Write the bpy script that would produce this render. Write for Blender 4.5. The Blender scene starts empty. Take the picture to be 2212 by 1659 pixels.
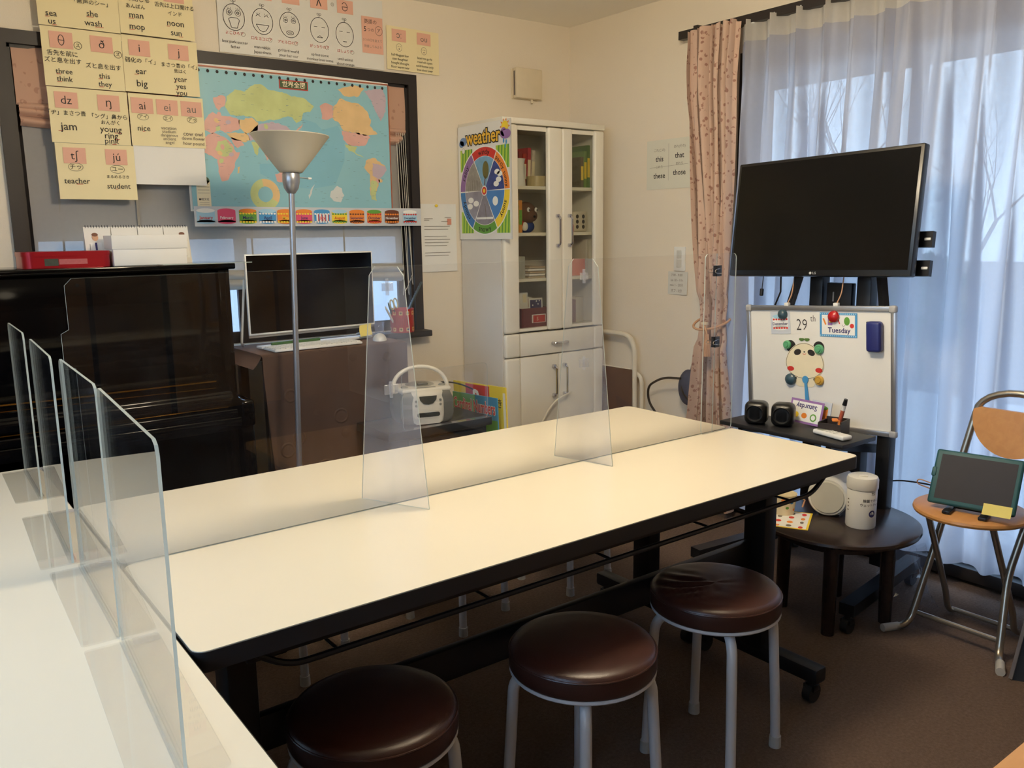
import bpy, bmesh, math, random
from mathutils import Vector, Matrix, Euler

random.seed(7)
SC = bpy.context.scene
COL = SC.collection
PI = math.pi
XR, YB, ZC = 3.183, 3.665, 2.40          # right wall, back wall, ceiling
XL, YF = -0.85, -3.2                      # left wall, wall behind the camera

# ------------------------------------------------------------------ camera
cam_d = bpy.data.cameras.new('camera')
cam = bpy.data.objects.new('camera', cam_d)
COL.objects.link(cam)
yaw, pitch, roll, fpx = 0.645410, 0.176614, 0.0134537, 1830.98
fw = Vector((math.sin(yaw) * math.cos(pitch), math.cos(yaw) * math.cos(pitch), -math.sin(pitch)))
rt = Vector((math.cos(yaw), -math.sin(yaw), 0))
dn = fw.cross(rt)
r2 = math.cos(roll) * rt + math.sin(roll) * dn
d2 = -math.sin(roll) * rt + math.cos(roll) * dn
m3 = Matrix((r2, -d2, -fw)).transposed()
cam.matrix_world = Matrix.Translation((0, 0, 1.315)) @ m3.to_4x4()
cam_d.sensor_fit = 'HORIZONTAL'
cam_d.sensor_width = 36.0
cam_d.lens = fpx / 2212 * 36.0
cam_d.clip_start = 0.02
SC.camera = cam

# ------------------------------------------------------------------ world, lights, exposure
W = bpy.data.worlds.new('dusk_sky')
SC.world = W
W.use_nodes = True
nt = W.node_tree
nt.nodes.clear()
o_ = nt.nodes.new('ShaderNodeOutputWorld')
bg = nt.nodes.new('ShaderNodeBackground')
tc = nt.nodes.new('ShaderNodeTexCoord')
sx = nt.nodes.new('ShaderNodeSeparateXYZ')
cr = nt.nodes.new('ShaderNodeValToRGB')
cr.color_ramp.elements[0].position = 0.0
cr.color_ramp.elements[0].color = (0.60, 0.75, 1.0, 1)
cr.color_ramp.elements[1].position = 0.6
cr.color_ramp.elements[1].color = (0.50, 0.66, 1.0, 1)
nt.links.new(tc.outputs['Generated'], sx.inputs[0])
nt.links.new(sx.outputs['Z'], cr.inputs[0])
nt.links.new(cr.outputs[0], bg.inputs[0])
bg.inputs[1].default_value = 6.5
nt.links.new(bg.outputs[0], o_.inputs[0])

LAMP_MAIN = 63.0      # W, globe lamp hanging over the tables
FILL_REAR = 2.5      # W, unseen fill lamp added to brighten the room behind the camera
SC.view_settings.view_transform = 'Standard'
SC.view_settings.look = 'None'
SC.view_settings.gamma = 1.0
SC.view_settings.use_curve_mapping = False
SC.view_settings.exposure = 0.18
SC.cycles.max_bounces = 10
SC.cycles.transparent_max_bounces = 24
SC.cycles.sample_clamp_indirect = 6.0

# ------------------------------------------------------------------ materials
def lin(c):
    out = []
    for v in c[:3]:
        v = v / 255.0
        out.append(v / 12.92 if v <= 0.04045 else ((v + 0.055) / 1.055) ** 2.4)
    return (out[0], out[1], out[2], 1.0)

MATS = {}
def nodes_of(name):
    m = bpy.data.materials.new(name)
    m.use_nodes = True
    n = m.node_tree
    n.nodes.clear()
    out = n.nodes.new('ShaderNodeOutputMaterial')
    return m, n, out

def M(name, col, rough=0.5, metal=0.0, var=0.05, scale=25.0, bump=0.0, bscale=200.0, spec=0.5, coat=0.0, sheen=0.0, trans=0.0):
    if name in MATS:
        return MATS[name]
    m, n, out = nodes_of(name)
    p = n.nodes.new('ShaderNodeBsdfPrincipled')
    L = n.links.new
    t = n.nodes.new('ShaderNodeTexCoord')
    c = lin(col)
    nz = n.nodes.new('ShaderNodeTexNoise')
    nz.inputs['Scale'].default_value = scale
    nz.inputs['Detail'].default_value = 4
    L(t.outputs['Object'], nz.inputs['Vector'])
    mx = n.nodes.new('ShaderNodeMix')
    mx.data_type = 'RGBA'
    lo = [max(0, v * (1 - var)) for v in c[:3]] + [1]
    hi = [min(1, v * (1 + var)) for v in c[:3]] + [1]
    mx.inputs[6].default_value = lo
    mx.inputs[7].default_value = hi
    L(nz.outputs[0], mx.inputs[0])
    L(mx.outputs[2], p.inputs['Base Color'])
    p.inputs['Roughness'].default_value = rough
    p.inputs['Metallic'].default_value = metal
    p.inputs['Specular IOR Level'].default_value = spec
    p.inputs['Coat Weight'].default_value = coat
    p.inputs['Sheen Weight'].default_value = sheen
    if bump:
        nb = n.nodes.new('ShaderNodeTexNoise')
        nb.inputs['Scale'].default_value = bscale
        nb.inputs['Detail'].default_value = 3
        L(t.outputs['Object'], nb.inputs['Vector'])
        b = n.nodes.new('ShaderNodeBump')
        b.inputs['Strength'].default_value = bump
        b.inputs['Distance'].default_value = 0.004
        L(nb.outputs[0], b.inputs['Height'])
        L(b.outputs[0], p.inputs['Normal'])
    if trans:
        tr = n.nodes.new('ShaderNodeBsdfTranslucent')
        L(mx.outputs[2], tr.inputs[0])
        ms = n.nodes.new('ShaderNodeMixShader')
        ms.inputs[0].default_value = trans
        L(p.outputs[0], ms.inputs[1])
        L(tr.outputs[0], ms.inputs[2])
        L(ms.outputs[0], out.inputs[0])
    else:
        L(p.outputs[0], out.inputs[0])
    MATS[name] = m
    return m

def clear_mat(name, tint=(255, 255, 255), haze=0.0, hazecol=(235, 235, 240), ior=1.49, rough=0.02, streak=0.0):
    """Thin clear plastic or glass: Fresnel reflection over straight transmission, a little surface film."""
    m, n, out = nodes_of(name)
    L = n.links.new
    tr = n.nodes.new('ShaderNodeBsdfTransparent'); tr.inputs[0].default_value = lin(tint)
    gl = n.nodes.new('ShaderNodeBsdfGlossy'); gl.inputs['Roughness'].default_value = rough
    # Schlick reflectance, the same from both sides of the sheet
    ge = n.nodes.new('ShaderNodeNewGeometry')
    dt = n.nodes.new('ShaderNodeVectorMath'); dt.operation = 'DOT_PRODUCT'
    L(ge.outputs['Normal'], dt.inputs[0]); L(ge.outputs['Incoming'], dt.inputs[1])
    ab = n.nodes.new('ShaderNodeMath'); ab.operation = 'ABSOLUTE'; L(dt.outputs['Value'], ab.inputs[0])
    iv = n.nodes.new('ShaderNodeMath'); iv.operation = 'SUBTRACT'; iv.inputs[0].default_value = 1.0; L(ab.outputs[0], iv.inputs[1])
    pw = n.nodes.new('ShaderNodeMath'); pw.operation = 'POWER'; pw.inputs[1].default_value = 5.0; L(iv.outputs[0], pw.inputs[0])
    r0 = ((ior - 1) / (ior + 1)) ** 2
    fr = n.nodes.new('ShaderNodeMath'); fr.operation = 'MULTIPLY_ADD'; fr.inputs[1].default_value = 1 - r0; fr.inputs[2].default_value = r0
    L(pw.outputs[0], fr.inputs[0])
    ms = n.nodes.new('ShaderNodeMixShader')
    L(fr.outputs[0], ms.inputs[0]); L(tr.outputs[0], ms.inputs[1]); L(gl.outputs[0], ms.inputs[2])
    last = ms
    if haze:
        df = n.nodes.new('ShaderNodeBsdfDiffuse'); df.inputs[0].default_value = lin(hazecol)
        tl = n.nodes.new('ShaderNodeBsdfTranslucent'); tl.inputs[0].default_value = lin(hazecol)
        hm = n.nodes.new('ShaderNodeMixShader'); hm.inputs[0].default_value = 0.5
        L(df.outputs[0], hm.inputs[1]); L(tl.outputs[0], hm.inputs[2])
        m2 = n.nodes.new('ShaderNodeMixShader')
        if streak:
            t = n.nodes.new('ShaderNodeTexCoord')
            nz = n.nodes.new('ShaderNodeTexNoise'); nz.inputs['Scale'].default_value = 9; nz.inputs['Detail'].default_value = 6
            L(t.outputs['Object'], nz.inputs['Vector'])
            mr = n.nodes.new('ShaderNodeMapRange')
            mr.inputs[1].default_value = 0.4; mr.inputs[2].default_value = 0.75
            mr.inputs[3].default_value = haze; mr.inputs[4].default_value = haze + streak
            L(nz.outputs[0], mr.inputs[0]); L(mr.outputs[0], m2.inputs[0])
        else:
            m2.inputs[0].default_value = haze
        L(ms.outputs[0], m2.inputs[1]); L(hm.outputs[0], m2.inputs[2])
        last = m2
    L(last.outputs[0], out.inputs[0])
    MATS[name] = m
    return m

def pattern_mat(name, base, motif, scale=16.0, thresh=0.5, rough=0.85, trans=0.0, bump=0.0):
    """Woven cloth with a leafy printed motif."""
    m, n, out = nodes_of(name)
    L = n.links.new
    t = n.nodes.new('ShaderNodeTexCoord')
    nz = n.nodes.new('ShaderNodeTexNoise'); nz.inputs['Scale'].default_value = scale; nz.inputs['Detail'].default_value = 1.5
    nz.inputs['Distortion'].default_value = 1.6
    L(t.outputs['Object'], nz.inputs['Vector'])
    vo = n.nodes.new('ShaderNodeTexVoronoi'); vo.inputs['Scale'].default_value = scale * 1.5
    L(t.outputs['Object'], vo.inputs['Vector'])
    r1 = n.nodes.new('ShaderNodeMapRange'); r1.inputs[1].default_value = thresh; r1.inputs[2].default_value = thresh + 0.04
    L(nz.outputs[0], r1.inputs[0])
    r2_ = n.nodes.new('ShaderNodeMapRange'); r2_.inputs[1].default_value = 0.36; r2_.inputs[2].default_value = 0.30
    L(vo.outputs['Distance'], r2_.inputs[0])
    mu = n.nodes.new('ShaderNodeMath'); mu.operation = 'MULTIPLY'
    L(r1.outputs[0], mu.inputs[0]); L(r2_.outputs[0], mu.inputs[1])
    mx = n.nodes.new('ShaderNodeMix'); mx.data_type = 'RGBA'
    mx.inputs[6].default_value = lin(base); mx.inputs[7].default_value = lin(motif)
    L(mu.outputs[0], mx.inputs[0])
    p = n.nodes.new('ShaderNodeBsdfPrincipled')
    L(mx.outputs[2], p.inputs['Base Color'])
    p.inputs['Roughness'].default_value = rough
    p.inputs['Sheen Weight'].default_value = 0.2
    if trans:
        tr = n.nodes.new('ShaderNodeBsdfTranslucent'); L(mx.outputs[2], tr.inputs[0])
        ms = n.nodes.new('ShaderNodeMixShader'); ms.inputs[0].default_value = trans
        L(p.outputs[0], ms.inputs[1]); L(tr.outputs[0], ms.inputs[2]); L(ms.outputs[0], out.inputs[0])
    else:
        L(p.outputs[0], out.inputs[0])
    MATS[name] = m
    return m

def sheer_mat(name, col, see, trans=0.55):
    """Voile: part open weave, part cloth that scatters the light through."""
    m, n, out = nodes_of(name)
    L = n.links.new
    df = n.nodes.new('ShaderNodeBsdfDiffuse'); df.inputs[0].default_value = lin(col)
    tl = n.nodes.new('ShaderNodeBsdfTranslucent'); tl.inputs[0].default_value = lin(col)
    a = n.nodes.new('ShaderNodeMixShader'); a.inputs[0].default_value = trans
    L(df.outputs[0], a.inputs[1]); L(tl.outputs[0], a.inputs[2])
    tr = n.nodes.new('ShaderNodeBsdfTransparent')
    lw = n.nodes.new('ShaderNodeLayerWeight'); lw.inputs[0].default_value = 0.5
    t = n.nodes.new('ShaderNodeTexCoord')
    nz = n.nodes.new('ShaderNodeTexNoise'); nz.inputs['Scale'].default_value = 60
    L(t.outputs['Object'], nz.inputs['Vector'])
    mr = n.nodes.new('ShaderNodeMapRange'); mr.inputs[1].default_value = 0.0; mr.inputs[2].default_value = 1.0
    mr.inputs[3].default_value = see + 0.03; mr.inputs[4].default_value = see - 0.25
    L(lw.outputs['Facing'], mr.inputs[0])
    ad = n.nodes.new('ShaderNodeMath'); ad.operation = 'MULTIPLY_ADD'
    ad.inputs[1].default_value = 0.06
    L(nz.outputs[0], ad.inputs[0]); L(mr.outputs[0], ad.inputs[2])
    b = n.nodes.new('ShaderNodeMixShader')
    L(ad.outputs[0], b.inputs[0]); L(a.outputs[0], b.inputs[1]); L(tr.outputs[0], b.inputs[2])
    L(b.outputs[0], out.inputs[0])
    MATS[name] = m
    return m

def wood_mat(name, c1, c2, rough=0.45, scale=(3, 40, 40)):
    m, n, out = nodes_of(name)
    L = n.links.new
    t = n.nodes.new('ShaderNodeTexCoord'); mp = n.nodes.new('ShaderNodeMapping')
    mp.inputs['Scale'].default_value = scale
    L(t.outputs['Object'], mp.inputs[0])
    nz = n.nodes.new('ShaderNodeTexNoise'); nz.inputs['Scale'].default_value = 1.6; nz.inputs['Detail'].default_value = 5; nz.inputs['Distortion'].default_value = 0.6
    L(mp.outputs[0], nz.inputs['Vector'])
    mx = n.nodes.new('ShaderNodeMix'); mx.data_type = 'RGBA'
    mx.inputs[6].default_value = lin(c1); mx.inputs[7].default_value = lin(c2)
    L(nz.outputs[0], mx.inputs[0])
    p = n.nodes.new('ShaderNodeBsdfPrincipled'); L(mx.outputs[2], p.inputs['Base Color']); p.inputs['Roughness'].default_value = rough
    L(p.outputs[0], out.inputs[0])
    MATS[name] = m
    return m

def glow_mat(name, col, strength):
    m, n, out = nodes_of(name)
    e = n.nodes.new('ShaderNodeEmission'); e.inputs[0].default_value = (*col, 1); e.inputs[1].default_value = strength
    n.links.new(e.outputs[0], out.inputs[0])
    MATS[name] = m
    return m

# ------------------------------------------------------------------ mesh helpers
class B:
    def __init__(s):
        s.v = []; s.f = []
    def add(s, V, F):
        k = len(s.v)
        s.v += [tuple(p) for p in V]
        s.f += [tuple(i + k for i in f) for f in F]
        return s
    def box(s, x0, x1, y0, y1, z0, z1):
        V = [(x0, y0, z0), (x1, y0, z0), (x1, y1, z0), (x0, y1, z0), (x0, y0, z1), (x1, y0, z1), (x1, y1, z1), (x0, y1, z1)]
        return s.add(V, [(0, 3, 2, 1), (4, 5, 6, 7), (0, 1, 5, 4), (1, 2, 6, 5), (2, 3, 7, 6), (3, 0, 4, 7)])
    def rbox(s, c, size, r=0.004, seg=2, R=None):
        bm = bmesh.new()
        bmesh.ops.create_cube(bm, size=1)
        for v in bm.verts:
            v.co = Vector((v.co.x * size[0], v.co.y * size[1], v.co.z * size[2]))
        bmesh.ops.bevel(bm, geom=list(bm.edges), offset=min(r, min(size) * 0.49), segments=seg, profile=0.5, affect='EDGES', clamp_overlap=True)
        bm.verts.index_update()
        V = []
        for v in bm.verts:
            p = v.co.copy()
            if R is not None:
                p = R @ p
            V.append(p + Vector(c))
        s.add(V, [tuple(v.index for v in f.verts) for f in bm.faces])
        bm.free()
        return s
    def bar(s, p0, p1, w, h, up=(0, 0, 1)):
        """Rectangular bar between two points; w across, h along 'up'."""
        p0 = Vector(p0); p1 = Vector(p1); d = (p1 - p0).normalized()
        u = Vector(up); sdir = d.cross(u)
        if sdir.length < 1e-5:
            sdir = d.cross(Vector((1, 0, 0)))
        sdir.normalize(); u = sdir.cross(d)
        V = []
        for p in (p0, p1):
            for a, b in ((-1, -1), (1, -1), (1, 1), (-1, 1)):
                V.append(p + sdir * (a * w / 2) + u * (b * h / 2))
        return s.add(V, [(0, 1, 2, 3), (7, 6, 5, 4), (0, 4, 5, 1), (1, 5, 6, 2), (2, 6, 7, 3), (3, 7, 4, 0)])
    def tube(s, pts, r, n=10, closed=False):
        P = [Vector(p) for p in pts]
        k = len(P); rs = r if isinstance(r, (list, tuple)) else [r] * k
        V = []; F = []
        prev = None
        for i in range(k):
            if closed:
                d = P[(i + 1) % k] - P[i - 1]
            else:
                d = P[min(i + 1, k - 1)] - P[max(i - 1, 0)]
            d.normalize()
            if prev is None:
                a = Vector((0, 0, 1)) if abs(d.z) < 0.9 else Vector((1, 0, 0))
                u = d.cross(a).normalized()
            else:
                u = prev - d * prev.dot(d)
                if u.length < 1e-6:
                    u = d.cross(Vector((0, 0, 1)))
                u.normalize()
            prev = u
            w = d.cross(u)
            for j in range(n):
                t = 2 * PI * j / n
                V.append(P[i] + (u * math.cos(t) + w * math.sin(t)) * rs[i])
        for i in range(k if closed else k - 1):
            i2 = (i + 1) % k
            for j in range(n):
                F.append((i * n + j, i * n + (j + 1) % n, i2 * n + (j + 1) % n, i2 * n + j))
        if not closed:
            F.append(tuple(range(n - 1, -1, -1)))
            F.append(tuple((k - 1) * n + j for j in range(n)))
        return s.add(V, F)
    def cyl(s, p0, p1, r0, r1=None, n=20):
        return s.tube([p0, p1], [r0, r0 if r1 is None else r1], n)
    def lathe(s, prof, n=36, c=(0, 0, 0), R=None):
        V = []; F = []; k = len(prof)
        for i in range(n):
            t = 2 * PI * i / n
            for r, z in prof:
                p = Vector((r * math.cos(t), r * math.sin(t), z))
                if R is not None:
                    p = R @ p
                V.append(p + Vector(c))
        for i in range(n):
            a = i * k; b = ((i + 1) % n) * k
            for j in range(k - 1):
                F.append((a + j, b + j, b + j + 1, a + j + 1))
        if prof[0][0] > 1e-6:
            F.append(tuple(i * k for i in range(n - 1, -1, -1)))
        if prof[-1][0] > 1e-6:
            F.append(tuple(i * k + k - 1 for i in range(n)))
        return s.add(V, F)
    def prism(s, poly, z0, z1):
        n = len(poly)
        a = sum(poly[i][0] * poly[(i + 1) % n][1] - poly[(i + 1) % n][0] * poly[i][1] for i in range(n))
        if a < 0:
            poly = poly[::-1]
        V = [(x, y, z0) for x, y in poly] + [(x, y, z1) for x, y in poly]
        F = [tuple(range(n - 1, -1, -1)), tuple(range(n, 2 * n))]
        F += [(i, (i + 1) % n, n + (i + 1) % n, n + i) for i in range(n)]
        return s.add(V, F)
    def ell(s, c, rad, nu=20, nv=12):
        V = []; F = []
        for j in range(nv + 1):
            t = PI * j / nv
            for i in range(nu):
                p = 2 * PI * i / nu
                V.append((c[0] + rad[0] * math.sin(t) * math.cos(p), c[1] + rad[1] * math.sin(t) * math.sin(p), c[2] + rad[2] * math.cos(t)))
        for j in range(nv):
            for i in range(nu):
                F.append((j * nu + i, (j + 1) * nu + i, (j + 1) * nu + (i + 1) % nu, j * nu + (i + 1) % nu))
        return s.add(V, F)
    def grid(s, fn, nu, nv):
        V = [fn(i / nu, j / nv) for j in range(nv + 1) for i in range(nu + 1)]
        F = [(j * (nu + 1) + i, j * (nu + 1) + i + 1, (j + 1) * (nu + 1) + i + 1, (j + 1) * (nu + 1) + i) for j in range(nv) for i in range(nu)]
        return s.add(V, F)
    def xf(s, Mx, start=0):
        for i in range(start, len(s.v)):
            s.v[i] = tuple(Mx @ Vector(s.v[i]))
        return s
    def mesh(s, name, mat, smooth=35):
        me = bpy.data.meshes.new(name)
        me.from_pydata(s.v, [], s.f)
        me.validate()
        if mat is not None:
            me.materials.append(mat)
        if smooth:
            me.polygons.foreach_set('use_smooth', [True] * len(me.polygons))
            me.set_sharp_from_angle(angle=math.radians(smooth))
        me.update()
        return me
    def build(s, name, mat, parent=None, smooth=35):
        o = bpy.data.objects.new(name, s.mesh(name, mat, smooth))
        COL.objects.link(o)
        if parent is not None:
            o.parent = parent
        return o

def clean(o):
    """Merge doubles at poles and make normals consistent."""
    bm = bmesh.new(); bm.from_mesh(o.data)
    bmesh.ops.remove_doubles(bm, verts=bm.verts, dist=1e-6)
    bmesh.ops.recalc_face_normals(bm, faces=bm.faces)
    bm.to_mesh(o.data); bm.free()
    return o

def tag(o, label, cat, group=None, kind=None):
    o['label'] = label; o['category'] = cat
    if group: o['group'] = group
    if kind: o['kind'] = kind
    return o

def thing(name, label, cat, loc=(0, 0, 0), rot=(0, 0, 0), group=None):
    o = bpy.data.objects.new(name, None)
    COL.objects.link(o)
    o.empty_display_size = 0.05
    o.location = loc; o.rotation_euler = rot
    return tag(o, label, cat, group)

def struct(o):
    o['kind'] = 'structure'
    return o

def copy_tree(o, parent=None):
    c = o.copy(); COL.objects.link(c)
    if parent is not None:
        c.parent = parent
    for ch in list(o.children):
        copy_tree(ch, c)
    return c

def inst(me, name, parent, loc=(0, 0, 0), rot=(0, 0, 0), scale=None):
    o = bpy.data.objects.new(name, me); COL.objects.link(o)
    o.parent = parent; o.location = loc; o.rotation_euler = rot
    if scale: o.scale = scale
    return o

WALL_B = (PI / 2, 0, 0)            # a sheet's x,y,z -> along the back wall, up, into the room
WALL_R = (PI / 2, 0, -PI / 2)      # the same on the right wall

def arc(c, r, a0, a1, n):
    return [(c[0] + r * math.cos(math.radians(a0 + (a1 - a0) * i / n)), c[1] + r * math.sin(math.radians(a0 + (a1 - a0) * i / n))) for i in range(n + 1)]

def rrect(x0, y0, x1, y1, r, n=4):
    return arc((x1 - r, y1 - r), r, 0, 90, n) + arc((x0 + r, y1 - r), r, 90, 180, n) + arc((x0 + r, y0 + r), r, 180, 270, n) + arc((x1 - r, y0 + r), r, 270, 360, n)

def bend(pts, r, n=6):
    """Round the inner corners of a polyline."""
    P = [Vector(p) for p in pts]; out = [P[0]]
    for i in range(1, len(P) - 1):
        a, b, c = P[i - 1], P[i], P[i + 1]
        d1 = (a - b).normalized(); d2_ = (c - b).normalized()
        rr = min(r, (a - b).length * 0.49, (c - b).length * 0.49)
        p0 = b + d1 * rr; p1 = b + d2_ * rr
        for k in range(n + 1):
            t = k / n
            out.append(p0 * (1 - t) ** 2 + b * (2 * t * (1 - t)) + p1 * t ** 2)
    out.append(P[-1])
    return out

# ------------------------------------------------------------------ flat print and handwriting
TXT = {}
def glyphs(s, weight):
    k = (s, weight)
    if k not in TXT:
        c = bpy.data.curves.new('glyphs', 'FONT')
        c.body = s; c.resolution_u = 2; c.offset = weight
        o = bpy.data.objects.new('glyphs', c)
        COL.objects.link(o)
        me = o.to_mesh()
        V = [(v.co.x, v.co.y) for v in me.vertices]
        F = [tuple(p.vertices) for p in me.polygons]
        o.to_mesh_clear()
        bpy.data.objects.remove(o); bpy.data.curves.remove(c)
        TXT[k] = (V, F)
    return TXT[k]

class Ink:
    """Flat marks on a sheet (x right, y up, z towards the reader): one mesh per colour and name."""
    def __init__(s, z=0.0006):
        s.L = {}; s.z = z; s.k = 0
    def _b(s, m, name):
        return s.L.setdefault((name, m.name), (B(), m))[0]
    def _z(s):
        return s.z + 0.0003 * s.k
    def text(s, m, t, x, y, size, al='C', w=0.0, rot=0.0, sx=1.0, name='lettering', fit=None):
        V, F = glyphs(t, w)
        if not V: return
        x0 = min(p[0] for p in V); x1 = max(p[0] for p in V)
        if fit: sx = fit / ((x1 - x0) * size)
        ox = {'C': (x0 + x1) / 2, 'L': x0, 'R': x1}[al]
        ca, sa = math.cos(rot), math.sin(rot)
        out = []
        for a, b in V:
            a = (a - ox) * size * sx; b = (b - 0.33) * size
            out.append((x + a * ca - b * sa, y + a * sa + b * ca, s._z()))
        s._b(m, name).add(out, F)
    def poly(s, m, pts, name='print'):
        z = s._z(); n = len(pts)
        a = sum(pts[i][0] * pts[(i + 1) % n][1] - pts[(i + 1) % n][0] * pts[i][1] for i in range(n))
        if a < 0: pts = pts[::-1]
        s._b(m, name).add([(x, y, z) for x, y in pts], [tuple(range(n))])
    def rect(s, m, x0, y0, x1, y1, name='print'):
        s.poly(m, [(x0, y0), (x1, y0), (x1, y1), (x0, y1)], name)
    def ell(s, m, cx, cy, rx, ry=None, n=20, name='print', rot=0):
        ry = rx if ry is None else ry
        ca, sa = math.cos(rot), math.sin(rot)
        s.poly(m, [(cx + rx * math.cos(2 * PI * i / n) * ca - ry * math.sin(2 * PI * i / n) * sa, cy + rx * math.cos(2 * PI * i / n) * sa + ry * math.sin(2 * PI * i / n) * ca) for i in range(n)], name)
    def line(s, m, pts, w, closed=False, name='print'):
        z = s._z(); b = s._b(m, name); k = len(pts)
        for i in range(k if closed else k - 1):
            x0, y0 = pts[i]; x1, y1 = pts[(i + 1) % k]
            d = math.hypot(x1 - x0, y1 - y0) or 1e-9
            nx, ny = -(y1 - y0) / d * w / 2, (x1 - x0) / d * w / 2
            b.add([(x0 + nx, y0 + ny, z), (x0 - nx, y0 - ny, z), (x1 - nx, y1 - ny, z), (x1 + nx, y1 + ny, z)], [(0, 1, 2, 3)])
    def ring(s, m, cx, cy, rx, ry, w, n=28, name='print'):
        s.line(m, [(cx + rx * math.cos(2 * PI * i / n), cy + ry * math.sin(2 * PI * i / n)) for i in range(n)], w, True, name)
    def sector(s, m, cx, cy, r0, r1, a0, a1, n=14, name='print'):
        pts = [(cx + r1 * math.cos(math.radians(a0 + (a1 - a0) * i / n)), cy + r1 * math.sin(math.radians(a0 + (a1 - a0) * i / n))) for i in range(n + 1)]
        if r0 < 1e-6: pts.append((cx, cy))
        else: pts += [(cx + r0 * math.cos(math.radians(a1 - (a1 - a0) * i / n)), cy + r0 * math.sin(math.radians(a1 - (a1 - a0) * i / n))) for i in range(n + 1)]
        if r0 < 1e-6: s.poly(m, pts, name)
        else:
            z = s._z(); b = s._b(m, name); k = n + 1
            b.add([(x, y, z) for x, y in pts], [(i, i + 1, 2 * k - 2 - i, 2 * k - 1 - i) for i in range(n)])
    def arc_text(s, m, t, cx, cy, r, amid, size, inward=False, w=0.0, step=None, name='lettering'):
        adv = []
        for ch in t:
            V, F = glyphs(ch, w)
            adv.append((max(p[0] for p in V) - min(p[0] for p in V) + 0.10) * size if V else 0.35 * size)
        tot = sum(adv); pos = -tot / 2
        for ch, a in zip(t, adv):
            mid = (pos + a / 2) / r
            ang = amid - math.degrees(mid) if not inward else amid + math.degrees(mid)
            pos += a
            if ch == ' ': continue
            rot = math.radians(ang - 90) if not inward else math.radians(ang + 90)
            s.text(m, ch, cx + r * math.cos(math.radians(ang)), cy + r * math.sin(math.radians(ang)), size, 'C', w, rot, name=name)
    def build(s, parent):
        for (name, mn), (b, m) in s.L.items():
            b.build(name, m, parent, smooth=0)['kind'] = 'stuff'
# ------------------------------------------------------------------ palette
wallm = M('wallpaper_cream', (233, 222, 203), 0.9, var=0.02, scale=3, bump=0.25, bscale=260)
ceilm = M('ceiling_paper', (248, 242, 230), 0.95, var=0.02, scale=3, bump=0.2, bscale=200)
carpet = M('carpet_brown', (98, 82, 72), 1.0, var=0.45, scale=110, bump=1.0, bscale=300, spec=0.1)
darkwood = M('dark_frame_wood', (38, 32, 30), 0.45, var=0.2, scale=12)
bronze = M('bronze_sash', (50, 46, 46), 0.4, metal=0.6)
glass = clear_mat('window_glass', (238, 246, 246), ior=1.5, rough=0.0)
acry = clear_mat('clear_acrylic', (255, 255, 255), haze=0.001, ior=1.5, rough=0.008, streak=0.008)
film = clear_mat('filmed_acrylic', (253, 254, 255), haze=0.05, hazecol=(228, 228, 244), ior=1.5, rough=0.05, streak=0.06)
acry_edge = M('acrylic_edge', (205, 215, 210), 0.25, trans=0.5, var=0.1, scale=60)
tape = clear_mat('clear_tape', (245, 245, 245), haze=0.25, rough=0.15)
creamtop = M('laminate_cream', (226, 217, 194), 0.22, var=0.015, scale=6, spec=0.5)
blackedge = M('black_edging', (30, 30, 32), 0.45)
blacksteel = M('black_steel', (26, 26, 29), 0.42, metal=0.3)
greysteel = M('grey_steel', (88, 88, 92), 0.4, metal=0.5)
white = M('white_paint', (232, 228, 214), 0.4, var=0.02)
whitepl = M('white_plastic', (232, 232, 228), 0.35, var=0.02)
blackpl = M('black_plastic', (20, 20, 22), 0.35)
rubber = M('black_rubber', (16, 16, 17), 0.7)
chrome = M('chrome', (205, 205, 212), 0.14, metal=1.0, var=0.02)
alum = M('aluminium', (178, 178, 180), 0.35, metal=0.8)
paperw = M('paper_white', (236, 234, 228), 0.75, var=0.015)
papery = M('paper_yellow', (238, 224, 178), 0.75, var=0.02, scale=8)
pinkcard = M('card_pink', (228, 176, 154), 0.75, var=0.03)
inkblack = M('ink_black', (38, 34, 34), 0.7, var=0.1)
inkgrey = M('ink_grey', (118, 108, 98), 0.8, var=0.1)
inkred = M('ink_red', (190, 62, 54), 0.7, var=0.1)

# ------------------------------------------------------------------ the room
struct(B().box(XL - .1, XR + .1, YF - .1, YB + .1, -0.1, 0).build('floor', carpet, smooth=0))
struct(B().box(XL - .1, XR + .1, YF - .1, YB + .1, ZC, ZC + .1).build('ceiling', ceilm, smooth=0))
WX0, WX1, WZ0, WZ1 = 0.495, 2.155, 0.845, 2.012       # back window opening
b = B()
b.box(XL - .1, WX0, YB, YB + .12, 0, ZC); b.box(WX1, XR + .12, YB, YB + .12, 0, ZC)
b.box(WX0, WX1, YB, YB + .12, 0, WZ0); b.box(WX0, WX1, YB, YB + .12, WZ1, ZC)
struct(b.build('wall_back', wallm, smooth=0))
DY0, DY1, DZ0, DZ1 = 0.78, 2.47, 0.06, 2.03           # garden door opening in the right wall
b = B()
b.box(XR, XR + .12, DY1, YB, 0, ZC); b.box(XR, XR + .12, YF - .1, DY0, 0, ZC)
b.box(XR, XR + .12, DY0, DY1, 0, DZ0); b.box(XR, XR + .12, DY0, DY1, DZ1, ZC)
struct(b.build('wall_right', wallm, smooth=0))
LY0, LY1, LZ0, LZ1 = -0.1, 2.50, .35, 2.05            # window in the left wall, beside the camera
b = B()
b.box(XL - .12, XL, YF, LY0, 0, ZC); b.box(XL - .12, XL, LY1, YB, 0, ZC)
b.box(XL - .12, XL, LY0, LY1, 0, LZ0); b.box(XL - .12, XL, LY0, LY1, LZ1, ZC)
struct(b.build('wall_left', wallm, smooth=0))
w3 = bpy.data.objects.new('window_3', None); COL.objects.link(w3); w3['kind'] = 'structure'; w3.location = (XL, 0, 0)
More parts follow.
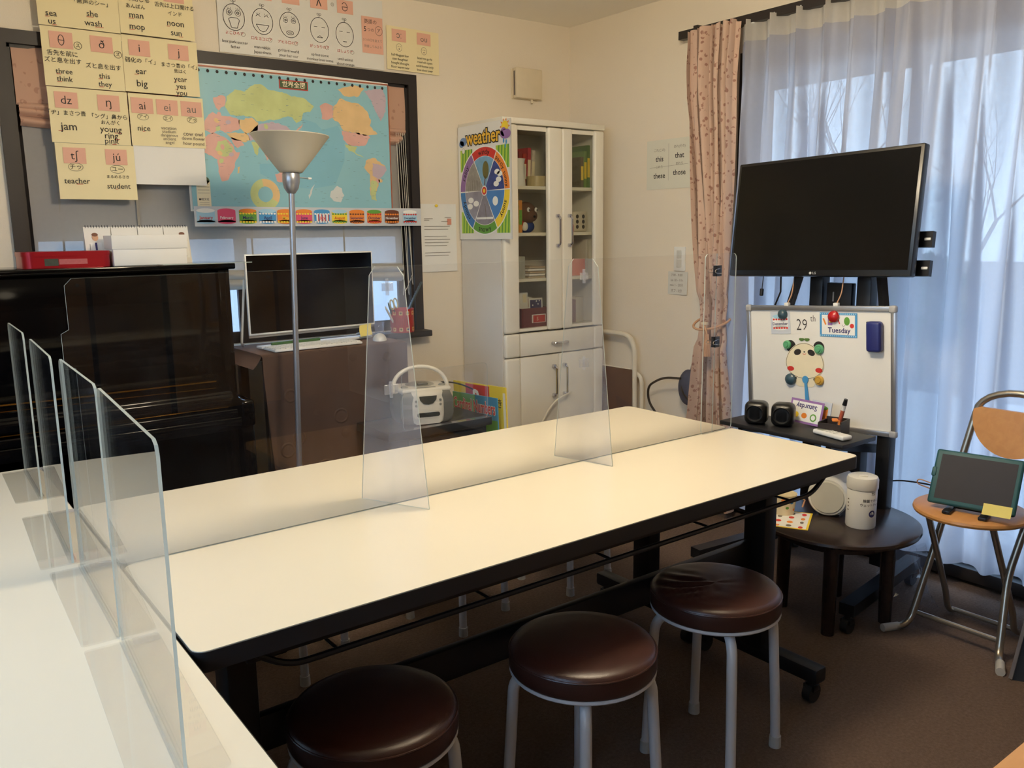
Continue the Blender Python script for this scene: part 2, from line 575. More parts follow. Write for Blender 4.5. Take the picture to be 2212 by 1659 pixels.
b = B()
b.box(-.12, .015, LY0 - .04, LY0, LZ0 - .04, LZ1 + .04); b.box(-.12, .015, LY1, LY1 + .04, LZ0 - .04, LZ1 + .04)
b.box(-.12, .015, LY0, LY1, LZ1, LZ1 + .04); b.box(-.12, .03, LY0, LY1, LZ0 - .04, LZ0); b.box(-.08, -.05, 1.18, 1.23, LZ0, LZ1)
b.build('window_frame', darkwood, w3, 0)
for a, c in ((LY0, 1.18), (1.23, LY1)):
    B().box(-.068, -.064, a, c, LZ0, LZ1).build('pane', glass, w3, 0)
struct(B().box(XL - .1, XR + .1, YF - .1, YF, 0, ZC).build('wall_front', wood_mat('wood_panelling', (150, 112, 74), (118, 84, 54), .6, (14, 14, 2)), smooth=0))
lightwood = wood_mat('light_wood', (196, 148, 90), (170, 118, 66), 0.4, (30, 30, 3))
for n_, x0 in (('door_1', 0.4), ('door_2', 1.75)):     # wooden doors behind the camera
    d_ = bpy.data.objects.new(n_, None); COL.objects.link(d_); d_.location = (x0, YF, 0); d_['kind'] = 'structure'
    B().box(-.04, .84, 0, .03, 0, 2.04).build('door_frame', darkwood, d_, 0)
    B().rbox((.40, .035, 1.0), (.80, .04, 1.98), .004).build('door_leaf', lightwood, d_)
    B().cyl((.74, .05, 1.0), (.74, .11, 1.0), .012).build('door_handle', chrome, d_)
d_ = bpy.data.objects.new('door_3', None); COL.objects.link(d_); d_.location = (XR, .66, 0); d_.rotation_euler = (0, 0, -PI / 2); d_['kind'] = 'structure'
B().box(-.03, .77, -.012, 0, 0, 2.04).build('door_frame', darkwood, d_, 0)
B().rbox((.37, -.02, 1.0), (.72, .03, 1.98), .004).build('door_leaf', lightwood, d_)
basem = M('baseboard_wood', (70, 52, 42), 0.5)
struct(B().box(XL, XR, YB - .012, YB, 0, .06).build('baseboard_back', basem, smooth=0))
struct(B().box(XR - .012, XR, DY1 + .05, YB - .012, 0, .06).build('baseboard_right', basem, smooth=0))

# back window: dark casing, sill, two sliding sashes, half lowered shutter outside
w1 = bpy.data.objects.new('window_1', None); COL.objects.link(w1); w1['kind'] = 'structure'; w1.location = (0, YB, 0)
b = B()
b.box(WX0 - .045, WX1 + .045, -.018, 0, WZ1, WZ1 + .048)
b.box(WX0 - .045, WX0, -.018, 0, WZ0 - .03, WZ1); b.box(WX1, WX1 + .045, -.018, 0, WZ0 - .03, WZ1)
b.box(WX0, WX0 + .012, 0, .12, WZ0, WZ1); b.box(WX1 - .012, WX1, 0, .12, WZ0, WZ1)
b.box(WX0, WX1, 0, .12, WZ1 - .012, WZ1)
b.build('window_frame', darkwood, w1, 0)
B().rbox(((WX0 + WX1) / 2, .02, WZ0 - .015), (WX1 - WX0 + .11, .20, .03), .004).build('window_sill', darkwood, w1)
for i, (a, c, y) in enumerate(((WX0 + .012, 1.36, .085), (1.30, WX1 - .012, .06))):
    b = B()
    b.box(a, a + .035, y, y + .02, WZ0, WZ1 - .012); b.box(c - .035, c, y, y + .02, WZ0, WZ1 - .012)
    b.box(a + .035, c - .035, y, y + .02, WZ0, WZ0 + .05); b.box(a + .035, c - .035, y, y + .02, WZ1 - .05, WZ1 - .012)
    s_ = b.build('sash', bronze, w1, 0)
    B().box(a + .035, c - .035, y + .008, y + .012, WZ0 + .05, WZ1 - .05).build('pane', glass, s_, 0)
shut = M('shutter_grey', (120, 118, 112), 0.6)
for k in range(15):
    B().rbox(((WX0 + WX1) / 2, .135, 1.33 + k * .05), (WX1 - WX0 + .05, .012, .0505), .003, 1).build('shutter_slat', shut, w1)

# garden door: four dark sliding leaves
w2 = bpy.data.objects.new('window_2', None); COL.objects.link(w2); w2['kind'] = 'structure'; w2.location = (XR, 0, 0)
b = B()
b.box(-.015, .0, DY0 - .04, DY1 + .04, DZ1, DZ1 + .045); b.box(-.015, 0, DY1, DY1 + .04, 0, DZ1)
b.box(0, .12, DY1 - .012, DY1, DZ0, DZ1); b.box(0, .12, DY0, DY0 + .012, DZ0, DZ1); b.box(0, .12, DY0, DY1, DZ1 - .012, DZ1)
b.build('window_frame', darkwood, w2, 0)
B().rbox((.03, (DY0 + DY1) / 2, DZ0 - .02), (.16, DY1 - DY0 + .1, .05), .005).build('threshold', darkwood, w2)
ys = [DY0, 1.74, DY1]
for i in range(2):
    a, c = ys[i], ys[i + 1]; x = .05 + (.03 if i == 1 else 0)
    a -= .02 if i else -.012; c += .02 if i < 1 else -.012
    b = B()
    b.box(x, x + .025, a, a + .045, DZ0, DZ1 - .012); b.box(x, x + .025, c - .045, c, DZ0, DZ1 - .012)
    b.box(x, x + .025, a + .045, c - .045, DZ0, DZ0 + .09); b.box(x, x + .025, a + .045, c - .045, DZ1 - .06, DZ1 - .012)
    s_ = b.build('door_leaf', bronze, w2, 0)
    B().box(x + .01, x + .015, a + .045, c - .045, DZ0 + .09, DZ1 - .06).build('pane', glass, s_, 0)

# ------------------------------------------------------------------ outside
soil = M('garden_soil', (120, 112, 98), 0.95, var=0.3, scale=3)
struct(B().box(-30, 40, -30, 40, -.35, -.22).build('ground', soil, smooth=0))
terr = B().box(XR + .12, 7.2, -2.2, 6.0, -.22, -.13).build('terrace_bed', M('mortar_grey', (150, 150, 150), .9), smooth=0)
terr['kind'] = 'structure'
tilem = M('terrace_tile', (206, 204, 200), 0.55, var=0.08, scale=5)
tm = B().rbox((0, 0, 0), (.385, .385, .03), .004, 1).mesh('tile', tilem)
for i in range(10):
    for j in range(17):
        inst(tm, 'tile', terr, (XR + .32 + i * .395, -1.0 + j * .395, -.118 + random.uniform(-.0015, .0015)))
soff = M('soffit_board', (128, 122, 116), 0.8)
struct(B().box(XR + .12, 4.45, -2.4, 5.0, 2.13, 2.30).build('eave', soff, smooth=0))
struct(B().box(-1.6, 3.0, YB + .12, YB + .75, 2.25, 2.40).build('eave', soff, smooth=0))
nb = thing('neighbour_house', 'pale rendered neighbouring house wall outside the back window', 'house', (1.4, 8.0, -.22))
B().box(-4.5, 4.5, 0, 3.0, 0, 5.2).build('wall', M('pale_render', (176, 178, 182), .9), nb, 0)
B().prism([(-.3, 0), (3.3, 0), (1.5, 1.1)], -4.8, 4.8).xf(Matrix(((0, 0, 1, 0), (1, 0, 0, 0), (0, 1, 0, 5.2), (0, 0, 0, 1)))).build('roof', M('roof_slate', (84, 84, 90), .8), nb, 0)
for x in (-3.0, 2.4):
    B().box(x, x + .9, -.02, .0, 3.2, 4.2).build('window', bronze, nb, 0)

bark = M('bark_grey', (104, 92, 84), 0.9, var=0.3, scale=18)
def bare_tree(loc, h, seed, label):
    rnd = random.Random(seed)
    t = thing('bare_tree', label, 'tree', loc, group='bare trees beyond the terrace')
    bt = B(); bb = B()
    def grow(p, d, ln, r, lev):
        pts = [p]; rs = [r]
        for k in range(3):
            d = (d + Vector((rnd.uniform(-.18, .18), rnd.uniform(-.18, .18), rnd.uniform(-.02, .12)))).normalized()
            p = p + d * ln / 3; pts.append(p); rs.append(r * (1 - .16 * (k + 1)))
        (bt if lev == 0 else bb).tube(pts, rs, 7 if lev < 2 else 4)
        if lev < 4:
            for k in range(3 if lev else 5):
                ax = Vector((rnd.uniform(-1, 1), rnd.uniform(-1, 1), rnd.uniform(.1, .7))).normalized()
                q = pts[-1] if k < 2 else pts[2]
                grow(q, (d * .9 + ax * .8).normalized(), ln * rnd.uniform(.6, .82), rs[-1] * .66, lev + 1)
    grow(Vector((0, 0, 0)), Vector((0, 0, 1)), h * .36, h * .010, 0)
    bt.build('trunk', bark, t); bb.build('branches', bark, t)
bare_tree((9.6, 6.5, -.22), 5.5, 3, 'slender bare tree seen through the sheer above the television')
bare_tree((14.0, 8.4, -.22), 6.5, 5, 'tall bare tree furthest from the house')
bare_tree((11.0, 5.2, -.22), 4.6, 9, 'low bare tree seen right of the television through the curtain gap')
leafm = M('leaf_green', (92, 116, 66), 0.7, var=0.3, scale=4, trans=0.3)
def shrub(loc, rx, rz, n, seed, label):
    rnd = random.Random(seed)
    t = thing('shrub', label, 'shrub', loc, group='shrubs along the terrace')
    b = B()
    for _ in range(n):
        a = rnd.uniform(0, 2 * PI); u = rnd.uniform(-.8, 1); rr = math.sqrt(max(0, 1 - u * u)) * rnd.uniform(.75, 1.05)
        c = Vector((rx * rr * math.cos(a), rx * rr * math.sin(a), rz * (u + 1) / 1.0 * .5 + .08))
        R = Euler((rnd.uniform(0, 6), rnd.uniform(0, 6), rnd.uniform(0, 6))).to_matrix()
        s_ = rnd.uniform(.03, .06)
        b.add([c + R @ Vector(q) for q in ((-s_, 0, 0), (0, -s_ * .5, 0), (s_, 0, 0), (0, s_ * .5, .01))], [(0, 1, 2, 3)])
    f = b.build('foliage', leafm, t, 0); f['kind'] = 'stuff'
    b = B()
    for k in range(5):
        a = k * 1.26
        b.tube([(0, 0, 0), (rx * .35 * math.cos(a), rx * .35 * math.sin(a), rz * .4), (rx * .6 * math.cos(a), rx * .6 * math.sin(a), rz * .8)], [.02, .012, .006], 6)
    b.build('stems', bark, t)
shrub((7.8, 4.0, -.22), .45, 1.2, 1400, 1, 'rounded green shrub beyond the terrace, before the low bare tree')
shrub((8.4, 5.4, -.22), .5, 1.0, 1500, 2, 'wide green shrub beyond the terrace, left of the rounded one')

# ------------------------------------------------------------------ lamp of the room, added rear fill, daylight blocker
def globe_lamp(label, loc, r, drop, watt, col):
    t = thing('globe_lamp', label, 'lamp', loc)
    B().lathe([(.0001, 0), (.05, 0), (.05, -.02), (.0001, -.025)], 28).build('ceiling_rose', whitepl, t)
    B().cyl((0, 0, -.02), (0, 0, -drop + r * .95), .008, n=10).build('stem', whitepl, t)
    em = glow_mat('lamp_glow_%d' % len(MATS), col, watt / (PI * 4 * PI * r * r))
    B().ell((0, 0, -drop), (r, r, r), 28, 18).build('globe', em, t)
globe_lamp('warm white globe lamp hanging above the row of tables', (1.42, 1.50, ZC), .14, .32, LAMP_MAIN, (1.0, .84, .60))
globe_lamp('added warm white fill globe hanging unseen behind the camera', (.9, -1.6, ZC), .14, .20, FILL_REAR, (1.0, .84, .60))  # added fill, keeps the unseen rear of the room from going dark
fen = thing('light_block_fence', 'unseen dark board fence added outside the window beside the camera to block low daylight', 'fence', (-2.7, .5, -.22))  # out of view, added to keep low daylight off the far walls
fw_ = M('blocker_wood', (92, 78, 66), .8)
fb = B().box(-.01, .01, -.07, .07, 0, 1.75).mesh('board', fw_, 0)
for k in range(36):
    inst(fb, 'board', fen, (0, -2.7 + k * .15, 0))
for z in (.4, 1.5):
    B().box(-.05, -.01, -2.8, 2.7, z, z + .08).build('rail', fw_, fen, 0)
# ------------------------------------------------------------------ folding tables 1.8 x 0.45 x 0.70
def caster(parent, x, y, z0=0.0, r=.028):
    t = B()
    t.cyl((x, y - .012, r + z0), (x, y + .012, r + z0), r, n=18)
    w = t.build('caster_wheel', rubber, parent)
    B().cyl((x, y, r * 1.7 + z0), (x, y, r * 2.9 + z0), .012).box(x - .014, x + .014, y - .017, y + .017, r * 1.3 + z0, r * 1.9 + z0).build('caster_fork', blackpl, w)

def folding_table(label, loc, rotz, group):
    """Local x is the long side 0..1.8, local y the depth 0..0.45."""
    t = thing('folding_table', label, 'table', loc, (0, 0, rotz), group)
    L_, D_ = 1.797, .446
    rr = .022
    B().prism(rrect(.002, .002, L_ - .002, D_ - .002, rr, 6), .684, .7).build('table_top', creamtop, t, 30)
    # edging: a band wrapped round the top
    out = rrect(0, 0, L_, D_, rr + .002, 6); inn = rrect(.003, .003, L_ - .003, D_ - .003, rr - .001, 6)
    n = len(out); b = B()
    V = [(x, y, z) for (x, y), z in [(p, .666) for p in out] + [(p, .6985) for p in out] + [(p, .6985) for p in inn] + [(p, .666) for p in inn]]
    F = []
    for i in range(n):
        j = (i + 1) % n
        F += [(i, j, n + j, n + i), (n + i, n + j, 2 * n + j, 2 * n + i), (3 * n + i, 3 * n + j, j, i)]
    b.add(V, F); b.build('edge_band', blackedge, t, 30)
    B().box(.01, L_ - .01, .01, D_ - .01, .668, .684).build('underside', blackedge, t, 0)
    b = B()
    for y in (.05, D_ - .05):
        b.box(.12, L_ - .12, y - .012, y + .012, .640, .668)
    b.build('apron_rail', blacksteel, t, 0)
    # wire shelf rod under the top
    for y in (.04, D_ - .04):
        B().tube(bend([(.10, y, .655), (.16, y, .612), (L_ - .16, y, .612), (L_ - .10, y, .655)], .05), .006, 8).build('shelf_rod', blacksteel, t)
    for k in range(5):
        x = .25 + k * (L_ - .5) / 4
        B().cyl((x, .04, .612), (x, D_ - .04, .612), .003, n=6).build('shelf_wire', blacksteel, t)
    for x in (.13, L_ - .13):
        lg = B().rbox((x, D_ / 2, .375), (.055, .075, .56), .006).build('leg', blacksteel, t)
        B().rbox((x, D_ / 2, .645), (.07, D_ - .10, .03), .004).build('leg_bracket', blacksteel, lg)
        ft = B().rbox((x, D_ / 2, .088), (.05, D_ + .0, .045), .008).build('foot', blacksteel, t)
        for y in (.03, D_ - .03):
            caster(ft, x, y)
    B().rbox((L_ / 2, D_ / 2 + .02, .385), (L_ - .26, .024, .075), .004).build('stretcher', blacksteel, t)
    return t
T1 = folding_table('cream-topped folding table with three stools pushed under its near side', (.323, 1.228, 0), 0, 'folding tables')
T2 = folding_table('cream-topped folding table on the piano side of the clear divider', (.323, 1.678, 0), 0, 'folding tables')
T3 = folding_table('cream-topped folding table at the left, under the row of small clear panes', (.3195, .79, 0), PI / 2, 'folding tables')
T4 = folding_table('cream-topped folding table at the far left edge of the picture', (-.1305, .79, 0), PI / 2, 'folding tables')

# ------------------------------------------------------------------ stools
vinyl = M('brown_vinyl', (57, 32, 26), 0.31, var=0.12, scale=20, bump=0.12, bscale=700)
lightpipe = M('pale_pipe', (196, 196, 198), 0.35, var=0.03)
def stool(label, x, y, rz, wrinkle=False):
    t = thing('round_stool', label, 'stool', (x, y, 0), (0, 0, rz), 'round stools')
    R_ = .16
    prof = [(.0001, .4535), (R_ * .5, .4525), (R_ * .85, .449), (R_ * .95, .4445), (R_ * .985, .438), (R_, .428), (R_, .402), (R_ * .985, .397), (.0001, .396)]
    n = 64; V = []; F = []; k = len(prof)
    dense = []
    for a, c in zip(prof[:-1], prof[1:]):
        m_ = 4 if a[0] > R_ * .2 and c[0] < R_ * .9 or a[0] < .01 else 2
        for q in range(m_):
            s_ = q / m_; dense.append((a[0] + (c[0] - a[0]) * s_, a[1] + (c[1] - a[1]) * s_))
    dense.append(prof[-1]); k = len(dense)
    for i in range(n):
        th = 2 * PI * i / n
        for r, z in dense:
            px, py = r * math.cos(th), r * math.sin(th)
            if wrinkle and z > .44 and r > .02:
                f = math.exp(-((px + .06) ** 2 + (py - .05) ** 2) / .006)
                z += .004 * f * math.sin((px * .8 + py * .6) * 170 + 3 * math.sin(py * 30))
            V.append((px, py, z))
    for i in range(n):
        a = i * k; c = ((i + 1) % n) * k
        for j in range(k - 1):
            F.append((a + j, a + j + 1, c + j + 1, c + j))
    seat = clean(B().add(V, F).build('seat', vinyl, t, 60))
    B().tube([(R_ * .992 * math.cos(2 * PI * i / 48), R_ * .992 * math.sin(2 * PI * i / 48), .4345) for i in range(48)], .0022, 6, True).build('piping', vinyl, seat)
    B().lathe([(R_ * .99, .396), (R_ * .995, .390), (R_ * .97, .386), (.0001, .386)], 48).build('seat_rim', lightpipe, t)
    for q in range(4):
        a = PI / 4 + q * PI / 2
        ca, sa = math.cos(a), math.sin(a)
        pts = bend([(.05 * ca, .05 * sa, .378), (.148 * ca, .148 * sa, .375), (.165 * ca, .165 * sa, .10), (.168 * ca, .168 * sa, .012)], .075, 8)
        lg = B().tube(pts, .0125, 12).build('leg', lightpipe, t)
        B().cyl((.168 * ca, .168 * sa, 0), (.168 * ca, .168 * sa, .03), .0155, .0145, 14).build('foot_cap', M('foot_cap_grey', (172, 172, 170), .6), lg)
    return t
stool('brown vinyl stool nearest the camera, at the left end of the front row', .665, 1.331, .35)
stool('brown vinyl stool in the middle of the front row of three', 1.139, 1.272, .1)
stool('brown vinyl stool with wrinkled seat, at the right end of the front row', 1.593, 1.286, .18, True)
stool('brown vinyl stool behind the tables, nearest the piano', .93, 2.40, .6)
stool('brown vinyl stool behind the tables, middle of the back row', 1.52, 2.35, .3)
stool('brown vinyl stool behind the tables, nearest the tall cabinet', 2.02, 2.36, .2)

# ------------------------------------------------------------------ acrylic dividers on the front tables
def pane_sheet(name, poly, th, mat, parent, edge=True, M4=None):
    """Clear sheet cut to an outline in local x,z; its rim catches the light."""
    b = B().prism(poly, -th / 2, th / 2)
    RX = Matrix(((1, 0, 0, 0), (0, 0, 1, 0), (0, 1, 0, 0), (0, 0, 0, 1)))
    if M4 is None: M4 = Matrix.Identity(4)
    n = len(poly)
    caps = B(); caps.v = list(b.v); caps.f = b.f[:2]; caps.xf(M4 @ RX)
    rim = B(); rim.v = list(b.v); rim.f = b.f[2:]; rim.xf(M4 @ RX)
    o = caps.build(name, mat, parent, 0)
    rim.build('rim', acry_edge, o, 0)
    return o

def foot_profile(w0, w1, h):
    return [(-w0 / 2, 0), (w0 / 2, 0), (w1 / 2 + .004, h - .02), (w1 / 2 - .012, h), (-w1 / 2 + .012, h), (-w1 / 2 - .004, h - .02)]

ZT = .7006
dv = thing('clear_divider', 'long clear acrylic divider standing along the joint of the two tables', 'divider', (0, 1.672, ZT))
poly = [(.284, .016), (.325, .010), (.335, 0), (2.032, 0), (2.032, .545), (.287, .545), (.275, .533), (.275, .455), (.262, .448), (.262, .385), (.28, .385), (.282, .10)]
pane_sheet('pane', poly, .003, acry, dv)
for x, rz, m_ in ((.915, math.radians(25), film), (1.497, math.radians(14), film)):
    M4 = Matrix.Translation((x, 0, 0)) @ Matrix.Rotation(-PI / 2 + rz + PI, 4, 'Z')
    lg = pane_sheet('leg', foot_profile(.19, .085, .545), .003, m_, dv, M4=M4)
    for z, s_ in ((.50, .018), (.27, .022)):
        B().rbox((x, -.004, z), (s_ * 1.6, .002, s_), .0006, 1).build('tape_piece', tape, lg)
        B().cyl((x - .002, -.006, z - .018), (x - .002, -.006, z + .018), .004, n=8).build('tape_fold', tape, lg)
ex = thing('clear_extension_pane', 'narrow clear acrylic strip clipped to the right end of the long divider', 'divider', (0, 1.664, ZT))
pane_sheet('pane', rrect(1.97, -.0, 2.112, .545, .014), .003, acry, ex)
for z, lab in ((.494, 'upper black binder clip joining the clear strip to the divider'), (.280, 'lower black binder clip joining the clear strip to the divider')):
    c = thing('binder_clip', lab, 'clip', (2.034, 1.668, ZT + z), (0, 0, 0), 'binder clips on the divider')
    B().prism([(-.013, -.008), (.013, -.003), (.013, .003), (-.013, .008)], -.016, .016).build('clip_body', blackpl, c, 0)
    for s_ in (-1, 1):
        B().tube([(.012, s_ * .004, -.008), (-.025, s_ * .013, -.005), (-.03, s_ * .014, 0), (-.025, s_ * .013, .005), (.012, s_ * .004, .008)], .0009, 6).build('wire_arm', chrome, c)

# small panes on the left tables, each glued into a flat base plate
def small_pane(y0, y1, label, xa, xb, h=.398):
    t = thing('small_clear_pane', label, 'divider', (0, 0, ZT), (0, 0, 0), 'small clear panes on the left tables')
    L_ = y1 - y0; ang = math.atan2(xb - xa, y1 - y0)
    M4 = Matrix.Translation((xa, y0, .003)) @ Matrix.Rotation(PI / 2 - ang, 4, 'Z')
    pn = pane_sheet('pane', [(0, 0), (L_, 0), (L_, h - .016), (L_ - .005, h - .005), (L_ - .016, h), (.016, h), (.005, h - .005), (0, h - .016)], .004, acry, t, M4=M4)
    bs = B().prism(rrect(-.055, .002, .052, L_ - .004, .006), 0, .003).xf(Matrix.Translation((xa, y0, 0)) @ Matrix.Rotation(-ang, 4, 'Z'))
    bs.build('base_plate', acry, t, 0)
    B().prism(rrect(-.006, .0, .006, L_ * .98, .002), .003, .009).xf(Matrix.Translation((xa, y0, 0)) @ Matrix.Rotation(-ang, 4, 'Z')).build('glue_seam', acry, t, 0)
    B().prism(rrect(.012, L_ - .03, .05, L_ - .002, .003), .0032, .0036).xf(Matrix.Translation((xa, y0, 0)) @ Matrix.Rotation(-ang, 4, 'Z')).build('tape_strip', tape, t, 0)
small_pane(.928, 1.341, 'small clear pane nearest the camera on the left table', .225, .250)
small_pane(1.354, 1.714, 'small clear pane second from the camera on the left table', .250, .261)
small_pane(1.739, 2.109, 'small clear pane third from the camera on the left table', .251, .268)
small_pane(2.235, 2.56, 'small clear pane farthest from the camera, nearest the piano', .272, .28)
# ------------------------------------------------------------------ curtain rail, curtains
rail = thing('curtain_rail', 'dark double curtain rail above the garden door', 'rail', (XR - .09, 0, 2.19))
B().box(-.005, .03, -.0+.6, 2.80, -.018, .018).build('rail_front', darkwood, rail, 0)
B().box(.045, .065, -.0+.6, 2.72, -.012, .012).build('rail_back', darkwood, rail, 0)
for y in (2.70, 1.75, .75):
    B().box(-.005, .088, y - .012, y + .012, .018, .028).build('rail_bracket', darkwood, rail, 0)
B().rbox((.012, 2.40, -.012), (.03, .03, .02), .003).build('end_stop', whitepl, rail)

pinkcloth = pattern_mat('pink_curtain_cloth', (208, 178, 158), (164, 122, 106), 26.0, .455, .85, .12)
pc = thing('pink_curtain', 'pink flowered curtain gathered at the left of the garden door', 'curtain', (XR - .085, 2.575, 0))
def pcf(u, v):
    z = .03 + (2.185 - .03) * v
    # width of the gathered bundle over its height
    if z > 1.9: w = .285 + (2.185 - z) * -.10
    elif z > .92: k = (z - .92) / .98; w = .135 + (.262 - .135) * k ** .7
    else: k = (.92 - z) / .89; w = .135 + .13 * min(1, k * 1.4)
    yc = 0.0
    if z < 1.9: yc = -.05 * math.sin(min(1, (1.9 - z) / .98) * PI / 2)
    ph = u * 7 * 2 * PI + .9 * math.sin(u * 9)
    amp = .030 if z > .92 else .034
    pinch = max(0, (z - 2.03) / .15)
    amp *= (1 + .35 * math.sin(u * 17 + 2)) * (1 + .5 * math.exp(-((z - 1.98) / .12) ** 2) * math.sin(u * 23))
    x = -.045 + amp * math.sin(ph + .5 * math.sin(z * 3.1)) * (1 - .2 * pinch) + .012 * math.sin(ph * 2.3 + z * 4)
    if abs(z - .92) < .10: x *= .75
    y = yc + w * (.5 - u) + .010 * math.sin(ph * 1.7 + z * 2)
    if z > 2.17: z += .006 * math.sin(ph * 1.1)
    return (x, y, z)
B().grid(pcf, 150, 60).build('cloth', pinkcloth, pc, 60)
cord = M('tieback_cord', (206, 160, 124), .8)
ring_ = [(-.05 + .088 * math.cos(a * 2 * PI / 40), -.05 + .080 * math.sin(a * 2 * PI / 40), .925 - .03 * math.cos(a * 2 * PI / 40) * -1 - .02) for a in range(40)]
tb = thing('curtain_tieback', 'rope tieback with tassel round the pink curtain', 'tieback', (XR - .085, 2.575, 0))
B().tube(ring_, .0055, 8, True).build('rope', cord, tb)
B().rbox((-.142, -.085, .905), (.018, .032, .014), .003).build('clasp', M('clasp_cream', (222, 200, 170), .5), tb)
B().tube([(-.145, -.085, .898), (-.150, -.10, .875), (-.150, -.105, .86)], .004, 8).build('tassel_cord', cord, tb)
b = B()
for k in range(26):
    a = k * 2.4; r = .002 + .014 * math.sqrt(k / 26)
    b.tube([(-.150 + .4 * r * math.cos(a), -.105 + .5 * r * math.sin(a), .86), (-.150 + r * math.cos(a), -.105 + 1.3 * r * math.sin(a), .76)], .0022, 5)
f = b.build('tassel_fringe', cord, tb); f['kind'] = 'stuff'

voile = sheer_mat('white_voile', (190, 190, 198), .02, .44)
voile2 = sheer_mat('white_voile_heading', (226, 222, 214), .10, .5)
def sheer(label, y0, y1, npl, seed, x0, zb):
    rnd = random.Random(seed)
    t = thing('sheer_curtain', label, 'curtain', (x0, 0, 0), group='sheer curtains')
    ph = [rnd.uniform(0, 6) for _ in range(8)]
    W_ = y1 - y0
    def f(u, z, off=0):
        s_ = u * npl
        fr = s_ - math.floor(s_)
        top = max(0, min(1, (z - 1.75) / .42))
        # pinch pleats near the top, soft rolling folds below
        pl = math.exp(-((fr - .5) / .07) ** 2) * .030 * top
        amp = .014 + .020 * (1 - top)
        x = -pl * 1.1 - amp * math.sin(2 * PI * (s_ * 1.0 + .12 * math.sin(z * 1.3 + ph[0]) + .1 * math.sin(z * 2.1 + ph[1]))) - .010 * math.sin(2 * PI * s_ * 2.3 + ph[2] + z * .7) * (1 - .5 * top)
        y = y1 - W_ * u + .012 * math.sin(2 * PI * s_ * 1.3 + ph[3] + z * 1.2) * (1 - top)
        return (x + off, y, z)
    nu = npl * 22
    B().grid(lambda u, v: f(u, zb + (2.10 - zb) * v), nu, 40).build('cloth', voile, t, 70)
    B().grid(lambda u, v: f(u, 2.10 + .085 * v), nu, 4).build('heading_band', voile2, t, 70)
    for k in range(npl):
        u = (k + .5) / npl; p = f(u, 2.15)
        B().tube([(p[0] + .02, p[1], 2.15), (p[0] + .03, p[1], 2.19)], .003, 6).build('hook', whitepl, t)
    return t
sheer('white sheer curtain panel hanging behind the television', 1.72, 2.47, 6, 4, XR - .075, .05)
sheer('white sheer curtain panel at the right edge of the picture', .70, 1.76, 7, 8, XR - .095, .09)

# ------------------------------------------------------------------ television on its stand
TVX = 2.70
screen = M('tv_screen', (10, 10, 12), .16, var=.02, spec=.25)
bez = M('tv_bezel', (20, 20, 22), .3)
tv = thing('television', 'black flat television on the wheeled stand before the sheer curtain', 'television', (2.722, 1.797, 1.361), (-math.radians(1.57), math.radians(8.0), 0))
# local: y along the wall (screen faces -x)
w_, h_ = .728, .430
B().rbox((.02, 0, 0), (.035, w_, h_), .006).build('housing', bez, tv)
B().rbox((.05, 0, -.03), (.04, w_ * .62, h_ * .6), .015).build('rear_cover', blackpl, tv)
B().box(.0015, .003, -w_ / 2 + .012, w_ / 2 - .012, -h_ / 2 + .022, h_ / 2 - .012).build('screen', screen, tv, 0)
ik = Ink(0)
logo = M('logo_silver', (190, 190, 190), .4)
ik.text(logo, 'LG', .012, -h_ / 2 + .011, .012, w=.01)
ik.ell(logo, -.004, -h_ / 2 + .011, .005)
mm = Matrix(((0, 0, -1, .0012), (-1, 0, 0, 0), (0, 1, 0, 0), (0, 0, 0, 1)))
for (nm, mn), (bb_, m_) in ik.L.items():
    bb_.xf(mm).build('logo', m_, tv, 0)['kind'] = 'stuff'
for z in (-.085, -.180):
    b = B().box(.075, .095, -w_ / 2 - .022, -w_ / 2 + .25, z - .026, z + .026)
    b.build('mount_bar', blacksteel, tv, 0)
    B().rbox((.074, -w_ / 2 - .006, z), (.004, .022, .009), .002).build('mount_slot', whitepl, tv)
for y in (.10, .16):
    B().tube([(.05, y, -.20), (.045, y - .01, -.27), (.05, y + .012, -.32)], .0035, 6).build('cable', blackpl, tv)
B().tube([(.02, .215, -.21), (.02, .216, -.262)], .0018, 6).build('cable', blackpl, tv)
B().rbox((.02, .216, -.275), (.012, .012, .028), .003).build('cable_plug', blackpl, tv)

st = thing('tv_stand', 'black wheeled steel stand carrying the television and whiteboard', 'stand', (2.83, 1.757, 0))
for y in (.085, -.105):
    p = B().rbox((0, y, .74), (.05, .055, 1.22), .006).build('post', blacksteel, st)
B().rbox((-.01, -.01, 1.04), (.03, .10, .16), .004).build('slotted_plate', blacksteel, st)
for k in range(2):
    B().rbox((-.027, -.01 + .02, 1.0 + k * .07), (.002, .006, .035), .0008, 1).build('plate_slot', alum, st)
B().rbox((-.03, -.01, 1.25), (.05, .30, .05), .004).build('mount_head', blacksteel, st)
B().rbox((0, -.01, .16), (.07, .50, .06), .006).build('base_bar', blacksteel, st)
for y in (.24, -.26):
    f = B().bar((.16, y, .09), (-.40, y * 1.28, .085), .05, .04).build('foot', blacksteel, st)
    caster(f, -.385, y * 1.27, r=.026); caster(f, .15, y, r=.026)
for s_, y in ((1, .14), (-1, -.16)):
    B().bar((-.02, y, 1.20), (-.05, y + .05 * s_, .98), .022, .03).build('arm', blacksteel, st)
sh = B().rbox((-.272, -.02, .614), (.20, .50, .016), .003).build('shelf', M('shelf_black', (30, 30, 33), .5), st)
for y in (.16, -.20):
    B().bar((-.34, y, .603), (-.02, y, .54), .02, .03).build('shelf_bracket', blacksteel, sh)
B().rbox((-.07, -.25, .38), (.04, .05, .5), .004).build('side_upright', blacksteel, st)

